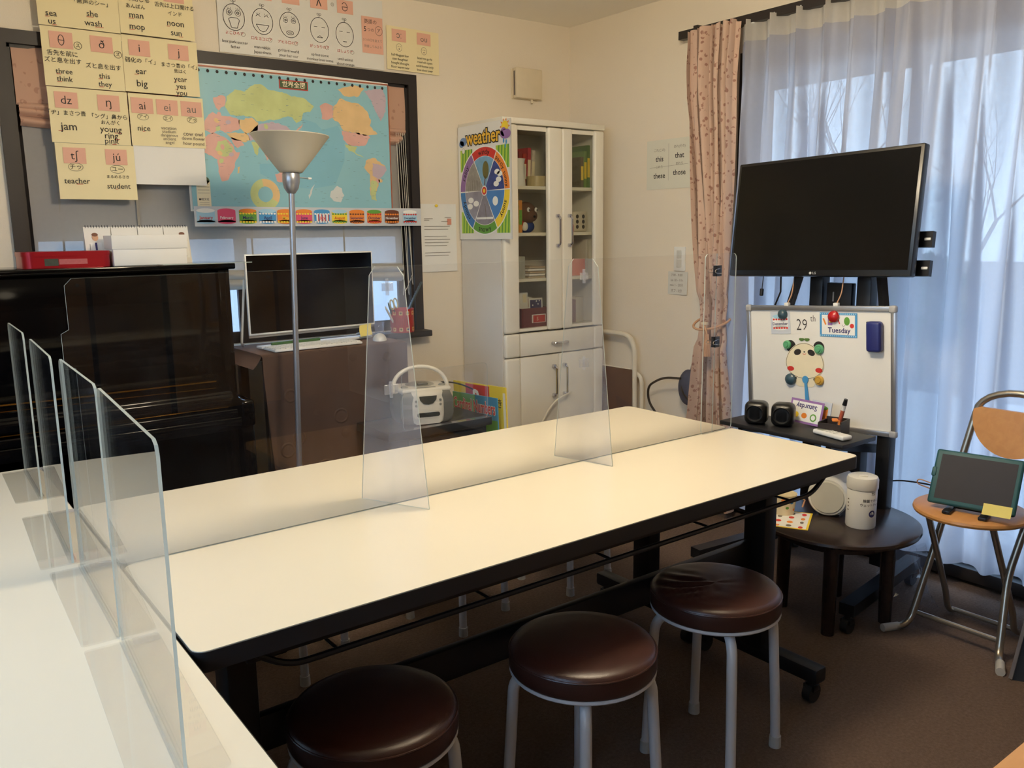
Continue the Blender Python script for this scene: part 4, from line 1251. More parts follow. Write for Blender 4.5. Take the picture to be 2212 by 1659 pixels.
# ------------------------------------------------------------------ face chart above the window
t, w, h = sheet('face_chart', 'white laminated chart of five cartoon mouth shapes above the window', 'chart', 1.27, 2.036, 2.067, 2.372, M('laminated_white', (226, 224, 216), .25, var=.015), 0, y=YB - .006)
ik = Ink(.0022)
FX = [(.067, .142), (.189, .141), (.31, .142), (.448, .139), (.569, .134)]
for i, (fx, fy) in enumerate(FX):
    ik.k = 0
    ik.ring(inkblack, fx, fy, .045 if i < 3 else .043, .052, .0024, 32)
    ik.line(inkblack, [(fx, fy + .052), (fx + .002, fy + .062)], .002); ik.ring(inkblack, fx - .005, fy + .065, .005, .004, .0014, 10); ik.ring(inkblack, fx + .006, fy + .065, .005, .004, .0014, 10)
    for s_ in (-1, 1):
        ex_, ey = fx + s_ * .018, fy + .018
        if i in (0, 2):
            r = .012 if i == 0 else .010
            ik.ring(inkblack, ex_, ey, r, r, .0018, 18); ik.ell(inkblack, ex_, ey, r * .5); ik.k = 1; ik.ell(pwhite, ex_, ey, r * .2); ik.k = 0
            for q in (-1, 0, 1): ik.line(inkblack, [(ex_ + q * .005, ey + r), (ex_ + q * .008, ey + r + .008)], .0012)
        elif i == 1:
            ik.line(inkblack, [(ex_ - .010, ey), (ex_, ey + .008), (ex_ + .010, ey)], .002)
            for q in (-1, 0, 1): ik.line(inkblack, [(ex_ + q * .005, ey + .006), (ex_ + q * .008, ey + .014)], .0012)
        else:
            ik.line(inkblack, [(ex_ - .008, ey - .006), (ex_ + .008, ey - .006)], .002)
    if i == 0: ik.line(inkblack, [(fx - .022, fy - .008), (fx - .012, fy - .002), (fx + .014, fy - .002), (fx + .023, fy - .010), (fx + .012, fy - .042), (fx - .012, fy - .042)], .0022, True)
    if i == 1: ik.line(inkblack, [(fx - .028, fy - .014), (fx + .028, fy - .014), (fx + .014, fy - .036), (fx, fy - .042), (fx - .014, fy - .036)], .0022, True)
    if i == 2: ik.ring(inkblack, fx, fy - .032, .016, .008, .0024, 18); ik.ring(inkblack, fx, fy - .032, .009, .003, .0014, 14)
    if i == 3: ik.line(inkblack, [(fx - .013, fy - .032), (fx, fy - .024), (fx + .013, fy - .032)], .002, True)
    if i == 4: ik.line(inkblack, [(fx - .009, fy - .030), (fx + .009, fy - .030)], .0025)
caps = ['よこひろア', '口をヨコにア', 'アヒル口のア', 'がっかりのア', 'ぼしょりア']
wds = [('box·park·soccer', 'father'), ('man·rabbit', 'Japan·thank'), ('girl·bird·world', 'your·her·our'), ('up·bus·some', 'monkey·love·come'), ('until·animal', 'about·orange')]
CP = [(.066, .081), (.182, .072), (.298, .071), (.444, .070), (.567, .064)]
for (cx, cy), s_, (a, b_) in zip(CP, caps, wds):
    ik.text(inkred, s_, cx, cy - .002, .0155, w=.004); ik.ring(inkgrey, cx + .036, cy - .002, .0085, .0085, .0012, 16)
    ik.text(inkblack, a, cx, cy - .036, .0165, w=.004); ik.text(inkblack, b_, cx, cy - .056, .0165, w=.004)
ik.rect(pinkcard, .655, .068, .763, .227, 'pink_label'); ik.rect(pinkcard, .41, .227, .491, .285, 'pink_label'); ik.rect(pinkcard, .537, .223, .616, .280, 'pink_label')
for x0 in (.03, .155, .28): ik.rect(pinkcard, x0, .228, x0 + .08, .285, 'pink_label')
ik.k = 1
ik.text(inkblack, 'ʌ', .45, .255, .05); ik.line(inkblack, [(.562, .262), (.570, .270), (.580, .268), (.588, .254), (.585, .240), (.575, .234), (.564, .240), (.562, .251), (.588, .251)], .0026); ik.ring(inkgrey, .392, .262, .007, .007, .0012, 14); ik.ring(inkgrey, .515, .254, .007, .007, .0012, 14)
ik.text(inkgrey, '④', .392, .262, .010); ik.text(inkgrey, '⑤', .515, .254, .010)
ik.text(inkblack, '英語の', .70, .205, .022); ik.text(inkblack, '5', .672, .172, .03, w=.006); ik.text(inkblack, 'つの', .700, .170, .018); ik.text(inkblack, 'ア', .742, .170, .022); ik.ring(inkblack, .742, .170, .018, .020, .0016)
ik.text(inkgrey, '5つの口を変えて', .709, .125, .013); ik.text(inkgrey, '発音してみよう', .709, .098, .013)
ik.build(t)
t, w, h = sheet('vowel_sheet', 'small yellow sheet of long vowels at the upper right of the window', 'sheet', 2.05, 2.335, 2.076, 2.270, papery, .002, None, -.012, y=YB - .006)
ik = Ink(.0022)
for cx, s_ in ((.065, 'ɔː'), (.20, 'ou')):
    ik.k = 0; ik.rect(pinkcard, cx - .038, .128, cx + .038, .182, 'pink_label'); ik.k = 1; ik.text(inkgrey, s_, cx, .156, .038)
    ik.ring(inkgrey, cx, .102, .015, .017, .0014, 20); ik.ell(inkgrey, cx - .005, .106, .002); ik.ell(inkgrey, cx + .005, .106, .002); ik.ell(inkgrey, cx, .095, .003)
    for j, q in enumerate(('ball·August·law', 'saw·daughter', 'bought·thought', 'floor·warm·war') if cx < .1 else ('boat·no·go·hi', 'road·oh·open', 'cold·home·only', 'low·slow·over')):
        ik.text(inkblack, q, cx + .004, .068 - j * .018, .0155, w=.004)
ik.build(t)

# ------------------------------------------------------------------ world map
sea = M('map_sea', (146, 196, 208), .22, var=.08, scale=6); deep = M('map_deep_sea', (136, 190, 208), .22, var=.08, scale=6)
t = thing('world_map', 'large laminated world map hanging over the back window', 'map', (1.10, YB - .020, 1.42), (PI / 2, 0, 0))
MW, MH = .945, .588
B().grid(lambda u, v: (u * MW - .002, v * MH + .010 * math.sin(u * PI) * v ** 6 * .6, .004 * math.sin(u * 7) * (1 - v) - .006 * u * (1 - v)), 16, 8).build('sheet', paperw, t)
MP = {
'russia':[(0.176,0.467),(0.213,0.498),(0.254,0.493),(0.299,0.527),(0.335,0.525),(0.358,0.51),(0.42,0.504),(0.463,0.49),(0.515,0.488),(0.565,0.457),(0.544,0.432),(0.511,0.424),(0.499,0.391),(0.476,0.38),(0.458,0.402),(0.439,0.407),(0.407,0.393),(0.35,0.384),(0.3,0.375),(0.278,0.396),(0.23,0.393),(0.189,0.395),(0.168,0.427)],
'scand':[(0.121,0.457),(0.148,0.47),(0.173,0.467),(0.165,0.427),(0.14,0.409),(0.125,0.43)],
'europe':[(0.077,0.36),(0.096,0.389),(0.114,0.401),(0.153,0.387),(0.188,0.39),(0.225,0.376),(0.226,0.342),(0.183,0.322),(0.16,0.321),(0.137,0.331),(0.107,0.312),(0.074,0.327)],
'kaz':[(0.222,0.375),(0.277,0.39),(0.306,0.369),(0.298,0.335),(0.248,0.32),(0.226,0.342)],
'mid':[(0.166,0.321),(0.249,0.326),(0.265,0.298),(0.246,0.286),(0.182,0.3)],
'china':[(0.299,0.358),(0.362,0.379),(0.43,0.366),(0.454,0.344),(0.433,0.301),(0.38,0.27),(0.344,0.291),(0.308,0.306),(0.265,0.293),(0.26,0.321)],
'africa':[(0.072,0.299),(0.113,0.318),(0.164,0.299),(0.186,0.277),(0.201,0.244),(0.219,0.245),(0.199,0.21),(0.184,0.169),(0.158,0.129),(0.134,0.122),(0.122,0.162),(0.12,0.212),(0.068,0.238)],
'africa2':[(0.128,0.286),(0.164,0.293),(0.191,0.261),(0.183,0.232),(0.141,0.225),(0.114,0.251)],
'arabia':[(0.185,0.303),(0.223,0.296),(0.239,0.274),(0.211,0.262),(0.192,0.278)],
'india':[(0.27,0.29),(0.31,0.286),(0.292,0.235),(0.282,0.245)],
'seasia':[(0.318,0.272),(0.367,0.269),(0.353,0.233),(0.333,0.215),(0.326,0.25)],
'aus':[(0.366,0.158),(0.412,0.174),(0.456,0.166),(0.461,0.13),(0.409,0.123),(0.371,0.128)],
'nz':[(0.516,0.071),(0.542,0.114),(0.549,0.12),(0.533,0.078),(0.518,0.056)],
'japan':[(0.454,0.341),(0.474,0.348),(0.508,0.382),(0.504,0.367),(0.473,0.339),(0.46,0.332)],
'alaska':[(0.592,0.459),(0.619,0.476),(0.656,0.464),(0.653,0.416),(0.628,0.402),(0.599,0.406)],
'canada':[(0.656,0.464),(0.695,0.503),(0.736,0.488),(0.784,0.486),(0.825,0.452),(0.845,0.416),(0.837,0.391),(0.875,0.356),(0.813,0.346),(0.701,0.361),(0.676,0.399),(0.653,0.41)],
'arctic':[(0.683,0.538),(0.753,0.562),(0.816,0.555),(0.786,0.516),(0.716,0.511)],
'green':[(0.812,0.543),(0.873,0.557),(0.913,0.558),(0.923,0.521),(0.923,0.459),(0.896,0.413),(0.869,0.455),(0.849,0.503)],
'usa':[(0.694,0.361),(0.813,0.349),(0.838,0.338),(0.811,0.302),(0.775,0.296),(0.726,0.298),(0.699,0.321)],
'mex':[(0.705,0.3),(0.768,0.294),(0.756,0.269),(0.801,0.246),(0.773,0.254),(0.725,0.273)],
'sam':[(0.808,0.233),(0.852,0.248),(0.909,0.212),(0.915,0.193),(0.876,0.147),(0.851,0.076),(0.857,0.051),(0.828,0.057),(0.823,0.108),(0.826,0.171),(0.799,0.202)],
'brazil':[(0.843,0.222),(0.909,0.212),(0.914,0.193),(0.876,0.147),(0.841,0.165)],
'arg':[(0.828,0.139),(0.865,0.147),(0.851,0.076),(0.857,0.051),(0.828,0.057)],
'ant':[(0.625,0.091),(0.657,0.117),(0.681,0.105),(0.69,0.074),(0.671,0.042),(0.636,0.048),(0.62,0.067)],
'madag':[(0.203,0.181),(0.215,0.185),(0.21,0.159),(0.202,0.156)]}
mg = M('map_green', (198, 208, 146), .22, var=.2, scale=14); mp_ = M('map_pink', (222, 174, 162), .22, var=.15, scale=14); mo = M('map_orange', (228, 194, 142), .22, var=.15, scale=14)
ml = M('map_lilac', (196, 178, 190), .22, var=.1, scale=14); mw = M('map_ice', (216, 220, 218), .22, var=.06, scale=14)
MC = dict(russia=mg, scand=mp_, europe=mp_, kaz=mo, mid=mo, china=ml, africa=mp_, africa2=mg, arabia=mp_, india=mg, seasia=mp_, aus=mp_, nz=mw, japan=mp_, alaska=mp_, canada=mo, arctic=mo, green=ml, usa=mp_, mex=mg, sam=mo, brazil=ml, arg=mg, ant=mw, madag=mo)
ik = Ink(.0062)
ik.rect(sea, .006, .008, .935, .572)
ik.k = 1
ik.poly(deep, [(0.509,0.4),(0.567,0.386),(0.599,0.358),(0.675,0.381),(0.706,0.322),(0.70,0.229),(0.65,0.12),(0.53,0.10),(0.40,.11),(.30,.16),(.30,.20),(.46,.21),(0.491,0.31)])
def rough_poly(p, seed, amp=.0035):
    rnd = random.Random(seed); out = []
    for i in range(len(p)):
        a = p[i]; c = p[(i + 1) % len(p)]
        d = math.hypot(c[0] - a[0], c[1] - a[1]); k = max(1, int(d / .011))
        for q in range(k):
            s_ = q / k; j = amp if q else amp * .4
            out.append((a[0] + (c[0] - a[0]) * s_ + rnd.uniform(-j, j), a[1] + (c[1] - a[1]) * s_ + rnd.uniform(-j, j)))
    return out
for i, (k, p) in enumerate(MP.items()):
    ik.k = 3 if k in ('africa2', 'brazil', 'arg') else 2
    ik.poly(MC[k], rough_poly(p, i))
ik.k = 2
ik.sector(mg, .317, .072, .032, .066, 100, 330, 24); ik.sector(mo, .317, .072, .034, .066, -30, 100, 14)
# scattered place names and borders, country patches
rnd = random.Random(11)
ik.k = 4
patch = [mo, mp_, mg, ml]
for k in ('africa', 'europe', 'china', 'russia', 'canada', 'usa', 'sam'):
    p = MP[k]; cx = sum(q[0] for q in p) / len(p); cy = sum(q[1] for q in p) / len(p)
    for _ in range(4):
        a = random.Random(hash_ := (len(k) * 7 + _)).uniform(0, 6.28); r = .020 + .012 * (_ % 2)
        if k in ('europe', 'africa', 'china', 'sam'):
            ik.ell(patch[(_ + len(k)) % 4], cx + r * math.cos(a), cy + r * math.sin(a) * 1.2, .012, .009, 7, rot=a)
fine = M('map_fine_print', (110, 134, 140), .4)
ik.k = 5
for _ in range(190):
    x, y = rnd.uniform(.06, .91), rnd.uniform(.03, .53); l = rnd.uniform(.006, .016)
    ik.line(fine, [(x, y), (x + l, y + rnd.uniform(-.001, .001))], .0011, name='place_names')
ik.line(M('map_border_brown', (168, 92, 62), .4), [(0, .580), (.938, .580), (.938, .01)], .005, name='border')
for i in range(24): ik.ell(inkblack, .03 + i * .0382, .562, .0062, .0068, 12, name='border_dot')
ik.rect(inkred, .408, .519, .540, .557, 'title'); ik.k = 6; ik.rect(M('title_green', (62, 84, 50), .4), .412, .523, .536, .553, 'title'); ik.k = 7; ik.text(pcream, '世界全図', .474, .538, .027, w=.012)
ik.k = 5; ik.rect(pcream, .025, .012, .082, .125, 'legend'); ik.ell(M('title_green', (62, 84, 50), .4), .053, .125, .028, .018, 18, 'legend'); ik.k = 6
for i in range(4): ik.line(inkgrey, [(.03, .11 - i * .012), (.078, .11 - i * .012)], .0012, name='legend')
ik.text(inkblack, '●昭文社', .053, .048, .011, w=.008); 
for i in range(3): ik.line(inkgrey, [(.034, .036 - i * .008), (.074, .036 - i * .008)], .0012, name='legend')
ik.build(t)

# ------------------------------------------------------------------ strip of the twelve months
t = thing('month_strip', 'paper strip of twelve birthday cakes named for the months', 'strip', (1.106, YB - .034, 1.358), (PI / 2, .003, 0))
B().grid(lambda u, v: (u * 1.086, v * .082, .002 * math.sin(u * 12)), 30, 2).build('paper', M('strip_grey', (206, 210, 216), .4, var=.02), t)
MN = [('January', psky, pwhite, None, pred), ('February', ppink, ppink, None, pwhite), ('March', pgreen, porange, pyellow, navy), ('April', pblue, psky, pwhite, navy), ('May', porange, porange, pyellow, pyellow), ('June', ppink, porange, pyellow, navy),
      ('July', pblue, pblue, pwhite, pred), ('August', pyellow, psky, pgreen, pred), ('September', porange, porange, pbrown, navy), ('October', porange, pgreen, pred, navy), ('November', pbrown, pbrown, porange, pwhite), ('December', psky, pwhite, pred, navy)]
SX = [.046, .133, .224, .311, .393, .479, .565, .651, .739, .829, .923, 1.022]
ik = Ink(.0028)
for (nm_, bd, tp, tr_, tx), x in zip(MN, SX):
    cake(ik, x, .042, .076, .066, bd, tp, tr_, 0)
    ik.k = 4
    if nm_ == 'July':
        for q in range(4): ik.rect(pwhite, x - .028 + q * .016, .022, x - .020 + q * .016, .052)
        for q in range(4): ik.rect(pred, x - .020 + q * .016, .022, x - .016 + q * .016, .052)
        ik.k = 5
    ik.text(tx, nm_, x, .036, .0185 if len(nm_) < 8 else .0155, w=.014)
ik.build(t)

# ------------------------------------------------------------------ letter pinned to the wall, vent cover
t = thing('pinned_letter', 'typed letter pinned to the wall between window and cabinet', 'letter', (2.204, YB - .002, 1.127), (PI / 2, 0, 0))
B().grid(lambda u, v: (u * .212, v * .334, .002 + .004 * (1 - v) * math.sin(u * 3)), 6, 8).build('paper', paperw, t)
ik = Ink(.0068)
for y_, a, c in [(.262, .02, .07), (.254, .02, .05), (.268, .14, .18), (.248, .12, .16)] + [(.225 - i * .015 - (.02 if i > 1 else 0) - (.02 if i > 5 else 0), .02, .17 - .01 * (i % 3)) for i in range(8)]:
    ik.line(inkgrey, [(a, y_), (c, y_)], .002, name='typed_line')
ik.rect(M('stamp_pink', (220, 150, 130), .7), .155, .232, .18, .262, 'stamp'); ik.build(t)
B().lathe([(.007, .002), (.007, .008), (.0001, .012)], 14, (.092, .325, .004)).build('push_pin', pyellow, t)
t = thing('vent_cover', 'square cream vent cover on the back wall above the cabinet', 'vent', (2.862, YB, 2.075))
ventm = M('vent_cream', (222, 208, 180), .6)
B().rbox((0, -.006, 0), (.17, .012, .15), .003).build('back_plate', ventm, t)
B().rbox((.002, -.034, .002), (.172, .030, .150), .005).build('cover', ventm, t)
B().box(-.0865, -.0855, -.040, -.028, -.06, .06).build('side_slot', inkgrey, t, 0)
B().tube([(.03, -.03, -.072), (.03, -.03, -.092)], [.005, .007], 10).build('pull_knob', ventm, t)

# ------------------------------------------------------------------ black upright piano
ebony = M('piano_black', (7, 7, 8), .07, var=.1, spec=.22)
brass = M('brass', (200, 150, 66), .22, metal=1.0)
pn = thing('upright_piano', 'black upright piano against the back wall below the window', 'piano', (0, 3.62, 0))
PXa, PXb = -.38, 1.125
B().rbox(((PXa + PXb) / 2, -.15, .60), (PXb - PXa - .01, .26, 1.18), .006).build('case', ebony, pn)
lid = B().rbox(((PXa + PXb) / 2 + .005, -.165, 1.203), (PXb - PXa + .03, .33, .024), .006).build('top_lid', ebony, pn)
B().rbox(((PXa + PXb) / 2 - .0, -.288, .985), (PXb - PXa - .09, .018, .40), .004).build('upper_panel', ebony, pn)
for x in (PXa + .022, PXb - .022):
    B().rbox((x, -.293, .70), (.044, .03, 1.0), .004).build('side_post', ebony, pn)
    B().rbox((x * .985 - .01, -.43, .665), (.05, .26, .10), .012, 3).build('key_block', ebony, pn)
    B().rbox((x * .985 - .01, -.52, .31), (.05, .05, .62), .008).build('leg', ebony, pn)
B().rbox(((PXa + PXb) / 2 - .02, -.40, .737), (PXb - PXa - .13, .21, .022), .010, 3).build('fallboard', ebony, pn)
B().rbox(((PXa + PXb) / 2 - .02, -.505, .715), (PXb - PXa - .13, .022, .045), .010, 3).build('fallboard_lip', ebony, pn)
B().box(PXa + .09, PXb - .11, -.5185, -.5175, .690, .6935).build('brass_hinge', brass, pn, 0)
B().box(PXa + .05, PXb - .08, -.307, -.298, .755, .760).build('brass_hinge', brass, pn, 0)
B().rbox(((PXa + PXb) / 2 - .02, -.42, .632), (PXb - PXa - .07, .26, .05), .008, 3).build('key_bed', ebony, pn)
B().rbox(((PXa + PXb) / 2 - .02, -.545, .672), (PXb - PXa - .13, .014, .03), .005, 3).build('key_slip', ebony, pn)
B().rbox(((PXa + PXb) / 2, -.27, .34), (PXb - PXa - .10, .02, .50), .004).build('lower_panel', ebony, pn)
for x in (.28, .37, .46):
    B().rbox((x, -.37, .05), (.045, .16, .012), .005).build('pedal', brass, pn)

# on the piano
PT = 1.2155
t = thing('red_tin', 'flat red metal tin lying on the piano', 'tin', (.565, 3.395, PT), (0, 0, .02))
redmet = M('red_metallic', (158, 22, 34), .28, metal=.45)
B().prism(rrect(-.14, -.085, .14, .085, .03, 6), 0, .040).build('base', redmet, t, 30)
B().prism(rrect(-.142, -.087, .142, .087, .032, 6), .040, .056).build('lid', redmet, t, 30)
B().box(-.075, -.032, -.0858, -.0853, .008, .032).build('picture_label', M('label_dark_green', (50, 60, 52), .4, var=.5, scale=80), t, 0)
B().box(-.03, .06, -.0858, -.0853, .012, .030).build('text_label', M('label_rose', (170, 84, 88), .5, var=.2, scale=120), t, 0)
t = thing('white_box', 'white lidded cardboard box on the piano', 'box', (.845, 3.385, PT), (0, 0, -.03))
B().rbox((0, 0, .030), (.255, .14, .060), .002).build('base', paperw, t)
B().rbox((0, 0, .084), (.262, .147, .050), .002).build('lid', paperw, t)
for i, (x, lab) in enumerate(((.705, 'desk calendar showing a figure in a white coat, leftmost of the row'), (.80, 'desk calendar second from the left, behind the white box'), (.895, 'desk calendar third from the left, behind the white box'), (.99, 'desk calendar at the right end of the row on the piano'))):
    t = thing('desk_calendar', lab, 'calendar', (x, 3.50, PT), (0, 0, -.02), 'desk calendars on the piano')
    lean = Matrix.Rotation(math.radians(-14), 4, 'X')
    B().box(-.046, .046, -.0006, .0006, 0, .145).xf(Matrix.Translation((0, -.03, .0006)) @ lean).build('front_leaf', paperw, t, 0)
    B().box(-.046, .046, -.0006, .0006, 0, .145).xf(Matrix.Translation((0, .04, .0006)) @ Matrix.Rotation(math.radians(14), 4, 'X')).build('back_leaf', paperw, t, 0)
    for k in range(9):
        B().tube([(-.038 + k * .0095, .005 + .004 * math.cos(a * PI / 4), .142 + .005 * math.sin(a * PI / 4)) for a in range(8)], .0009, 5, True).build('binding_ring', greysteel, t)
    if i in (0, 3):
        ik = Ink(.0016)
        skin = M('print_skin', (206, 160, 128), .6)
        cx = -.01 if i == 0 else .02
        ik.rect(pwhite, cx - .02, .02, cx + .02, .085); ik.k = 1; ik.ell(skin, cx, .105, .011, .014); ik.k = 2; ik.ell(pbrown, cx, .115, .011, .007); ik.rect(navy, cx - .003, .04, cx + .004, .085); ik.line(inkgrey, [(cx - .02, .08), (cx - .022, .03)], .0014)
        if i == 3: ik.text(inkblack, '27', .02, .02, .02)
        for (nm, mn), (bb_, m_) in ik.L.items():
            bb_.xf(Matrix.Translation((0, -.03, .0006)) @ lean @ Matrix.Rotation(PI / 2, 4, 'X')).build(nm, m_, t, 0)['kind'] = 'stuff'
t = thing('clear_sheet', 'thin clear plastic sheet jutting out over the end of the piano', 'sheet', (1.04, 3.36, PT), (0, 0, .0))
pl_ = B().box(-.18, .145, -.13, .08, 0, .003); pl_.build('sheet', acry, t, 0)
B().box(-.18, .147, -.1325, -.130, 0, .0032).build('rim', acry_edge, t, 0)
# ------------------------------------------------------------------ torchiere floor lamp
t = thing('floor_lamp', 'silver torchiere floor lamp with frosted bowl shade before the map', 'lamp', (1.222, 3.0, 0), (0, math.radians(1.75), 0))
silver = M('silver_paint', (166, 168, 174), .32, metal=.75)
B().lathe([(.125, 0), (.125, .012), (.10, .022), (.02, .028), (.0001, .03)], 40).build('base', silver, t)
B().cyl((0, 0, .025), (0, 0, 1.475), .0105, n=16).build('pole', silver, t)
B().lathe([(.0001, 1.465), (.014, 1.467), (.026, 1.485), (.031, 1.51), (.031, 1.535), (.027, 1.545), (.0001, 1.545)], 28).build('socket', silver, t)
B().cyl((.03, 0, 1.525), (.072, 0, 1.524), .0022, n=8).build('switch_stem', silver, t)
B().cyl((.066, 0, 1.524), (.078, 0, 1.524), .004, n=10).build('switch_knob', whitepl, t)
frost = M('frosted_shade', (230, 226, 214), .45, trans=.55, var=.02)
B().lathe([(.0001, 1.540), (.040, 1.541), (.046, 1.548), (.085, 1.598), (.137, 1.668), (.139, 1.669), (.1385, 1.672), (.134, 1.670), (.080, 1.600), (.042, 1.552), (.0001, 1.548)], 48).build('shade', frost, t, 60)

# ------------------------------------------------------------------ cloth covered desk with the computer
t = thing('covered_desk', 'small desk hidden under a brown embossed plush cloth beside the piano', 'desk', (1.485, 3.33, 0))
legm = M('desk_leg', (60, 50, 46), .5)
B().rbox((0, .02, .845), (.59, .32, .025), .004).build('desk_top', legm, t)
for x in (-.27, .27):
    for y in (-.12, .16):
        B().rbox((x, y, .415), (.035, .035, .83), .003).build('leg', legm, t)
def plush_mat():
    m, n, out = nodes_of('brown_plush')
    L = n.links.new
    p = n.nodes.new('ShaderNodeBsdfPrincipled'); p.inputs['Roughness'].default_value = .9; p.inputs['Sheen Weight'].default_value = .25; p.inputs['Sheen Tint'].default_value = lin((210, 160, 130))
    tc_ = n.nodes.new('ShaderNodeTexCoord')
    nz = n.nodes.new('ShaderNodeTexNoise'); nz.inputs['Scale'].default_value = 7; nz.inputs['Detail'].default_value = 4; L(tc_.outputs['Object'], nz.inputs['Vector'])
    mx = n.nodes.new('ShaderNodeMix'); mx.data_type = 'RGBA'; mx.inputs[6].default_value = lin((56, 41, 34)); mx.inputs[7].default_value = lin((78, 58, 48)); L(nz.outputs[0], mx.inputs[0]); L(mx.outputs[2], p.inputs['Base Color'])
    vo = n.nodes.new('ShaderNodeTexVoronoi'); vo.inputs['Scale'].default_value = 9; L(tc_.outputs['Object'], vo.inputs['Vector'])
    mr = n.nodes.new('ShaderNodeMapRange'); mr.inputs[1].default_value = .20; mr.inputs[2].default_value = .30; L(vo.outputs['Distance'], mr.inputs[0])
    pp = n.nodes.new('ShaderNodeMath'); pp.operation = 'PINGPONG'; pp.inputs[1].default_value = .5; L(mr.outputs[0], pp.inputs[0])
    bp = n.nodes.new('ShaderNodeBump'); bp.inputs['Strength'].default_value = .6; bp.inputs['Distance'].default_value = .01; L(pp.outputs[0], bp.inputs['Height']); L(bp.outputs[0], p.inputs['Normal'])
    L(p.outputs[0], out.inputs[0])
    return m
plush = plush_mat()
# cloth: one sheet wrapped over left end, top and front
def cloth(u, v):
    # v 0 = front hem, .55 = top front edge, 1 = back of top
    x = -.315 + .64 * u
    if v < .55:
        k = v / .55; z = .03 + (.862 - .03) * k; y = -.182 - .012 * math.sin(x * 22 + 1) * (1 - k) - .006 * math.sin(x * 51) * (1 - k)
        x *= 1 + .0 * (1 - k)
        if u < .06: x -= -.045 * (1 - k)
    else:
        k = (v - .55) / .45; z = .864; y = -.182 + .36 * k
    if .5 < v < .6:
        q = (v - .5) / .1 * PI / 2; z = .852 + .012 * math.sin(q); y = -.172 - .012 * math.cos(q)
    return (x, y, z)
B().grid(cloth, 48, 60).build('cloth', plush, t, 60)
def side(u, v, sx_=1, x0=.325, hem=.03):
    y = -.176 + .35 * u; z = hem + (.862 - hem) * v
    return (x0 + .010 * math.sin(u * 9) * (1 - v) * sx_, y, z)
B().grid(lambda u, v: side(u, v), 16, 20).build('cloth_side', plush, t, 60)
B().grid(lambda u, v: (-.315 - .035 * (1 - v) ** 1.5, -.18 + .34 * u, .862 - .05 * (1 - v)), 16, 6).build('cloth_side', plush, t, 60)
DT = .866
t = thing('desktop_computer', 'white all-in-one computer with dark screen on the brown cloth', 'computer', (1.482, 3.345, DT), (0, 0, math.radians(5)))
B().rbox((0, 0, .218), (.588, .012, .322), .003).build('housing', whitepl, t)
B().box(-.288, .288, -.0068, -.0062, .065, .373).build('screen', M('monitor_screen', (8, 8, 10), .12, spec=.3), t, 0)
B().rbox((0, .004, .052), (.586, .006, .012), .002).build('chin', alum, t)
B().tube(bend([(-.29, .02, .28), (-.30, .06, .02), (-.27, .11, .006)], .02), .005, 8).build('stand_leg', whitepl, t)
B().tube(bend([(.29, .02, .28), (.30, .06, .02), (.27, .11, .006)], .02), .005, 8).build('stand_leg', whitepl, t)
B().rbox((0, -.01, .008), (.52, .05, .010), .003).build('foot_bar', whitepl, t)
B().rbox((-.10, -.018, .018), (.22, .012, .012), .002).build('green_strip', M('green_strip', (52, 92, 46), .6), t)
t = thing('keyboard', 'flat white keyboard before the computer', 'keyboard', (1.425, 3.235, DT), (0, 0, .03))
B().rbox((0, 0, .006), (.385, .115, .010), .003).build('deck', whitepl, t)
keym = M('key_white', (222, 222, 216), .5)
km = B().rbox((0, 0, .0125), (.0195, .017, .005), .0015, 1).mesh('key', keym)
for r in range(5):
    for c in range(17):
        if r == 0 and 4 <= c <= 8:
            continue
        inst(km, 'key', t, (-.178 + c * .0222, -.043 + r * .0215, 0))
inst(km, 'space_bar', t, (-.0448, -.043, 0), scale=(5.3, 1, 1))
t = thing('computer_mouse', 'white computer mouse at the right of the keyboard', 'mouse', (1.735, 3.25, DT), (0, 0, -.5))
b = B().ell((0, 0, 0), (.030, .052, .030), 20, 12)
b.v = [(x, y, max(0, z)) for x, y, z in b.v]
b.build('body', whitepl, t)
B().cyl((-.004, .028, .026), (.004, .028, .026), .005, n=10).build('wheel', greysteel, t)
t = thing('sticky_note', 'yellow sticky note curling off the lower edge of the computer screen', 'note', (1.685, 3.345, DT + .060), (0, 0, .08))
B().grid(lambda u, v: (u * .06 - .015 * (1 - v), -.010 - .03 * (1 - v) ** 2, -.046 * (1 - v) + .006 * u), 6, 6).build('paper', M('note_yellow', (226, 210, 120), .8), t)
t = thing('clear_jar', 'small clear plastic cup on the sill beside the red can', 'cup', (1.93, 3.615, .8455))
B().lathe([(.020, 0), (.026, .055), (.0275, .056), (.025, .053), (.019, .003), (.0001, .003)], 24).build('cup', film, t)
t = thing('red_can', 'red patterned pencil can on the window sill', 'can', (2.055, 3.612, .8455))
canred = M('can_red', (186, 34, 30), .35, var=.15, scale=40)
B().lathe([(.0001, 0), (.056, 0), (.0575, .003), (.0575, .110), (.059, .113), (.0575, .115), (.055, .112), (.055, .006), (.0001, .006)], 36).build('can', canred, t)
ik = Ink(.0006)
for k in range(30): ik.line(M('can_line', (120, 30, 26), .5), [(-.16 + k * .0107, .030), (-.16 + k * .0107, .078)], .0014)
for k in range(9):
    for y_ in (.017, .095):
        ik.k = 0; ik.rect(M('can_square', (226, 190, 120), .5), -.15 + k * .034, y_ - .009, -.133 + k * .034, y_ + .009); ik.k = 1; ik.rect([pred, pbrown, navy][k % 3], -.146 + k * .034, y_ - .004, -.137 + k * .034, y_ + .005)
wrap(ik, .0577, 0, t, math.radians(240))
B().grid(lambda u, v: ((.0582) * math.cos(-.75 + .6 * u), .0582 * math.sin(-.75 + .6 * u), .012 + .09 * v), 10, 4).build('picture_panel', M('can_picture', (190, 140, 70), .4, var=.7, scale=45), t)
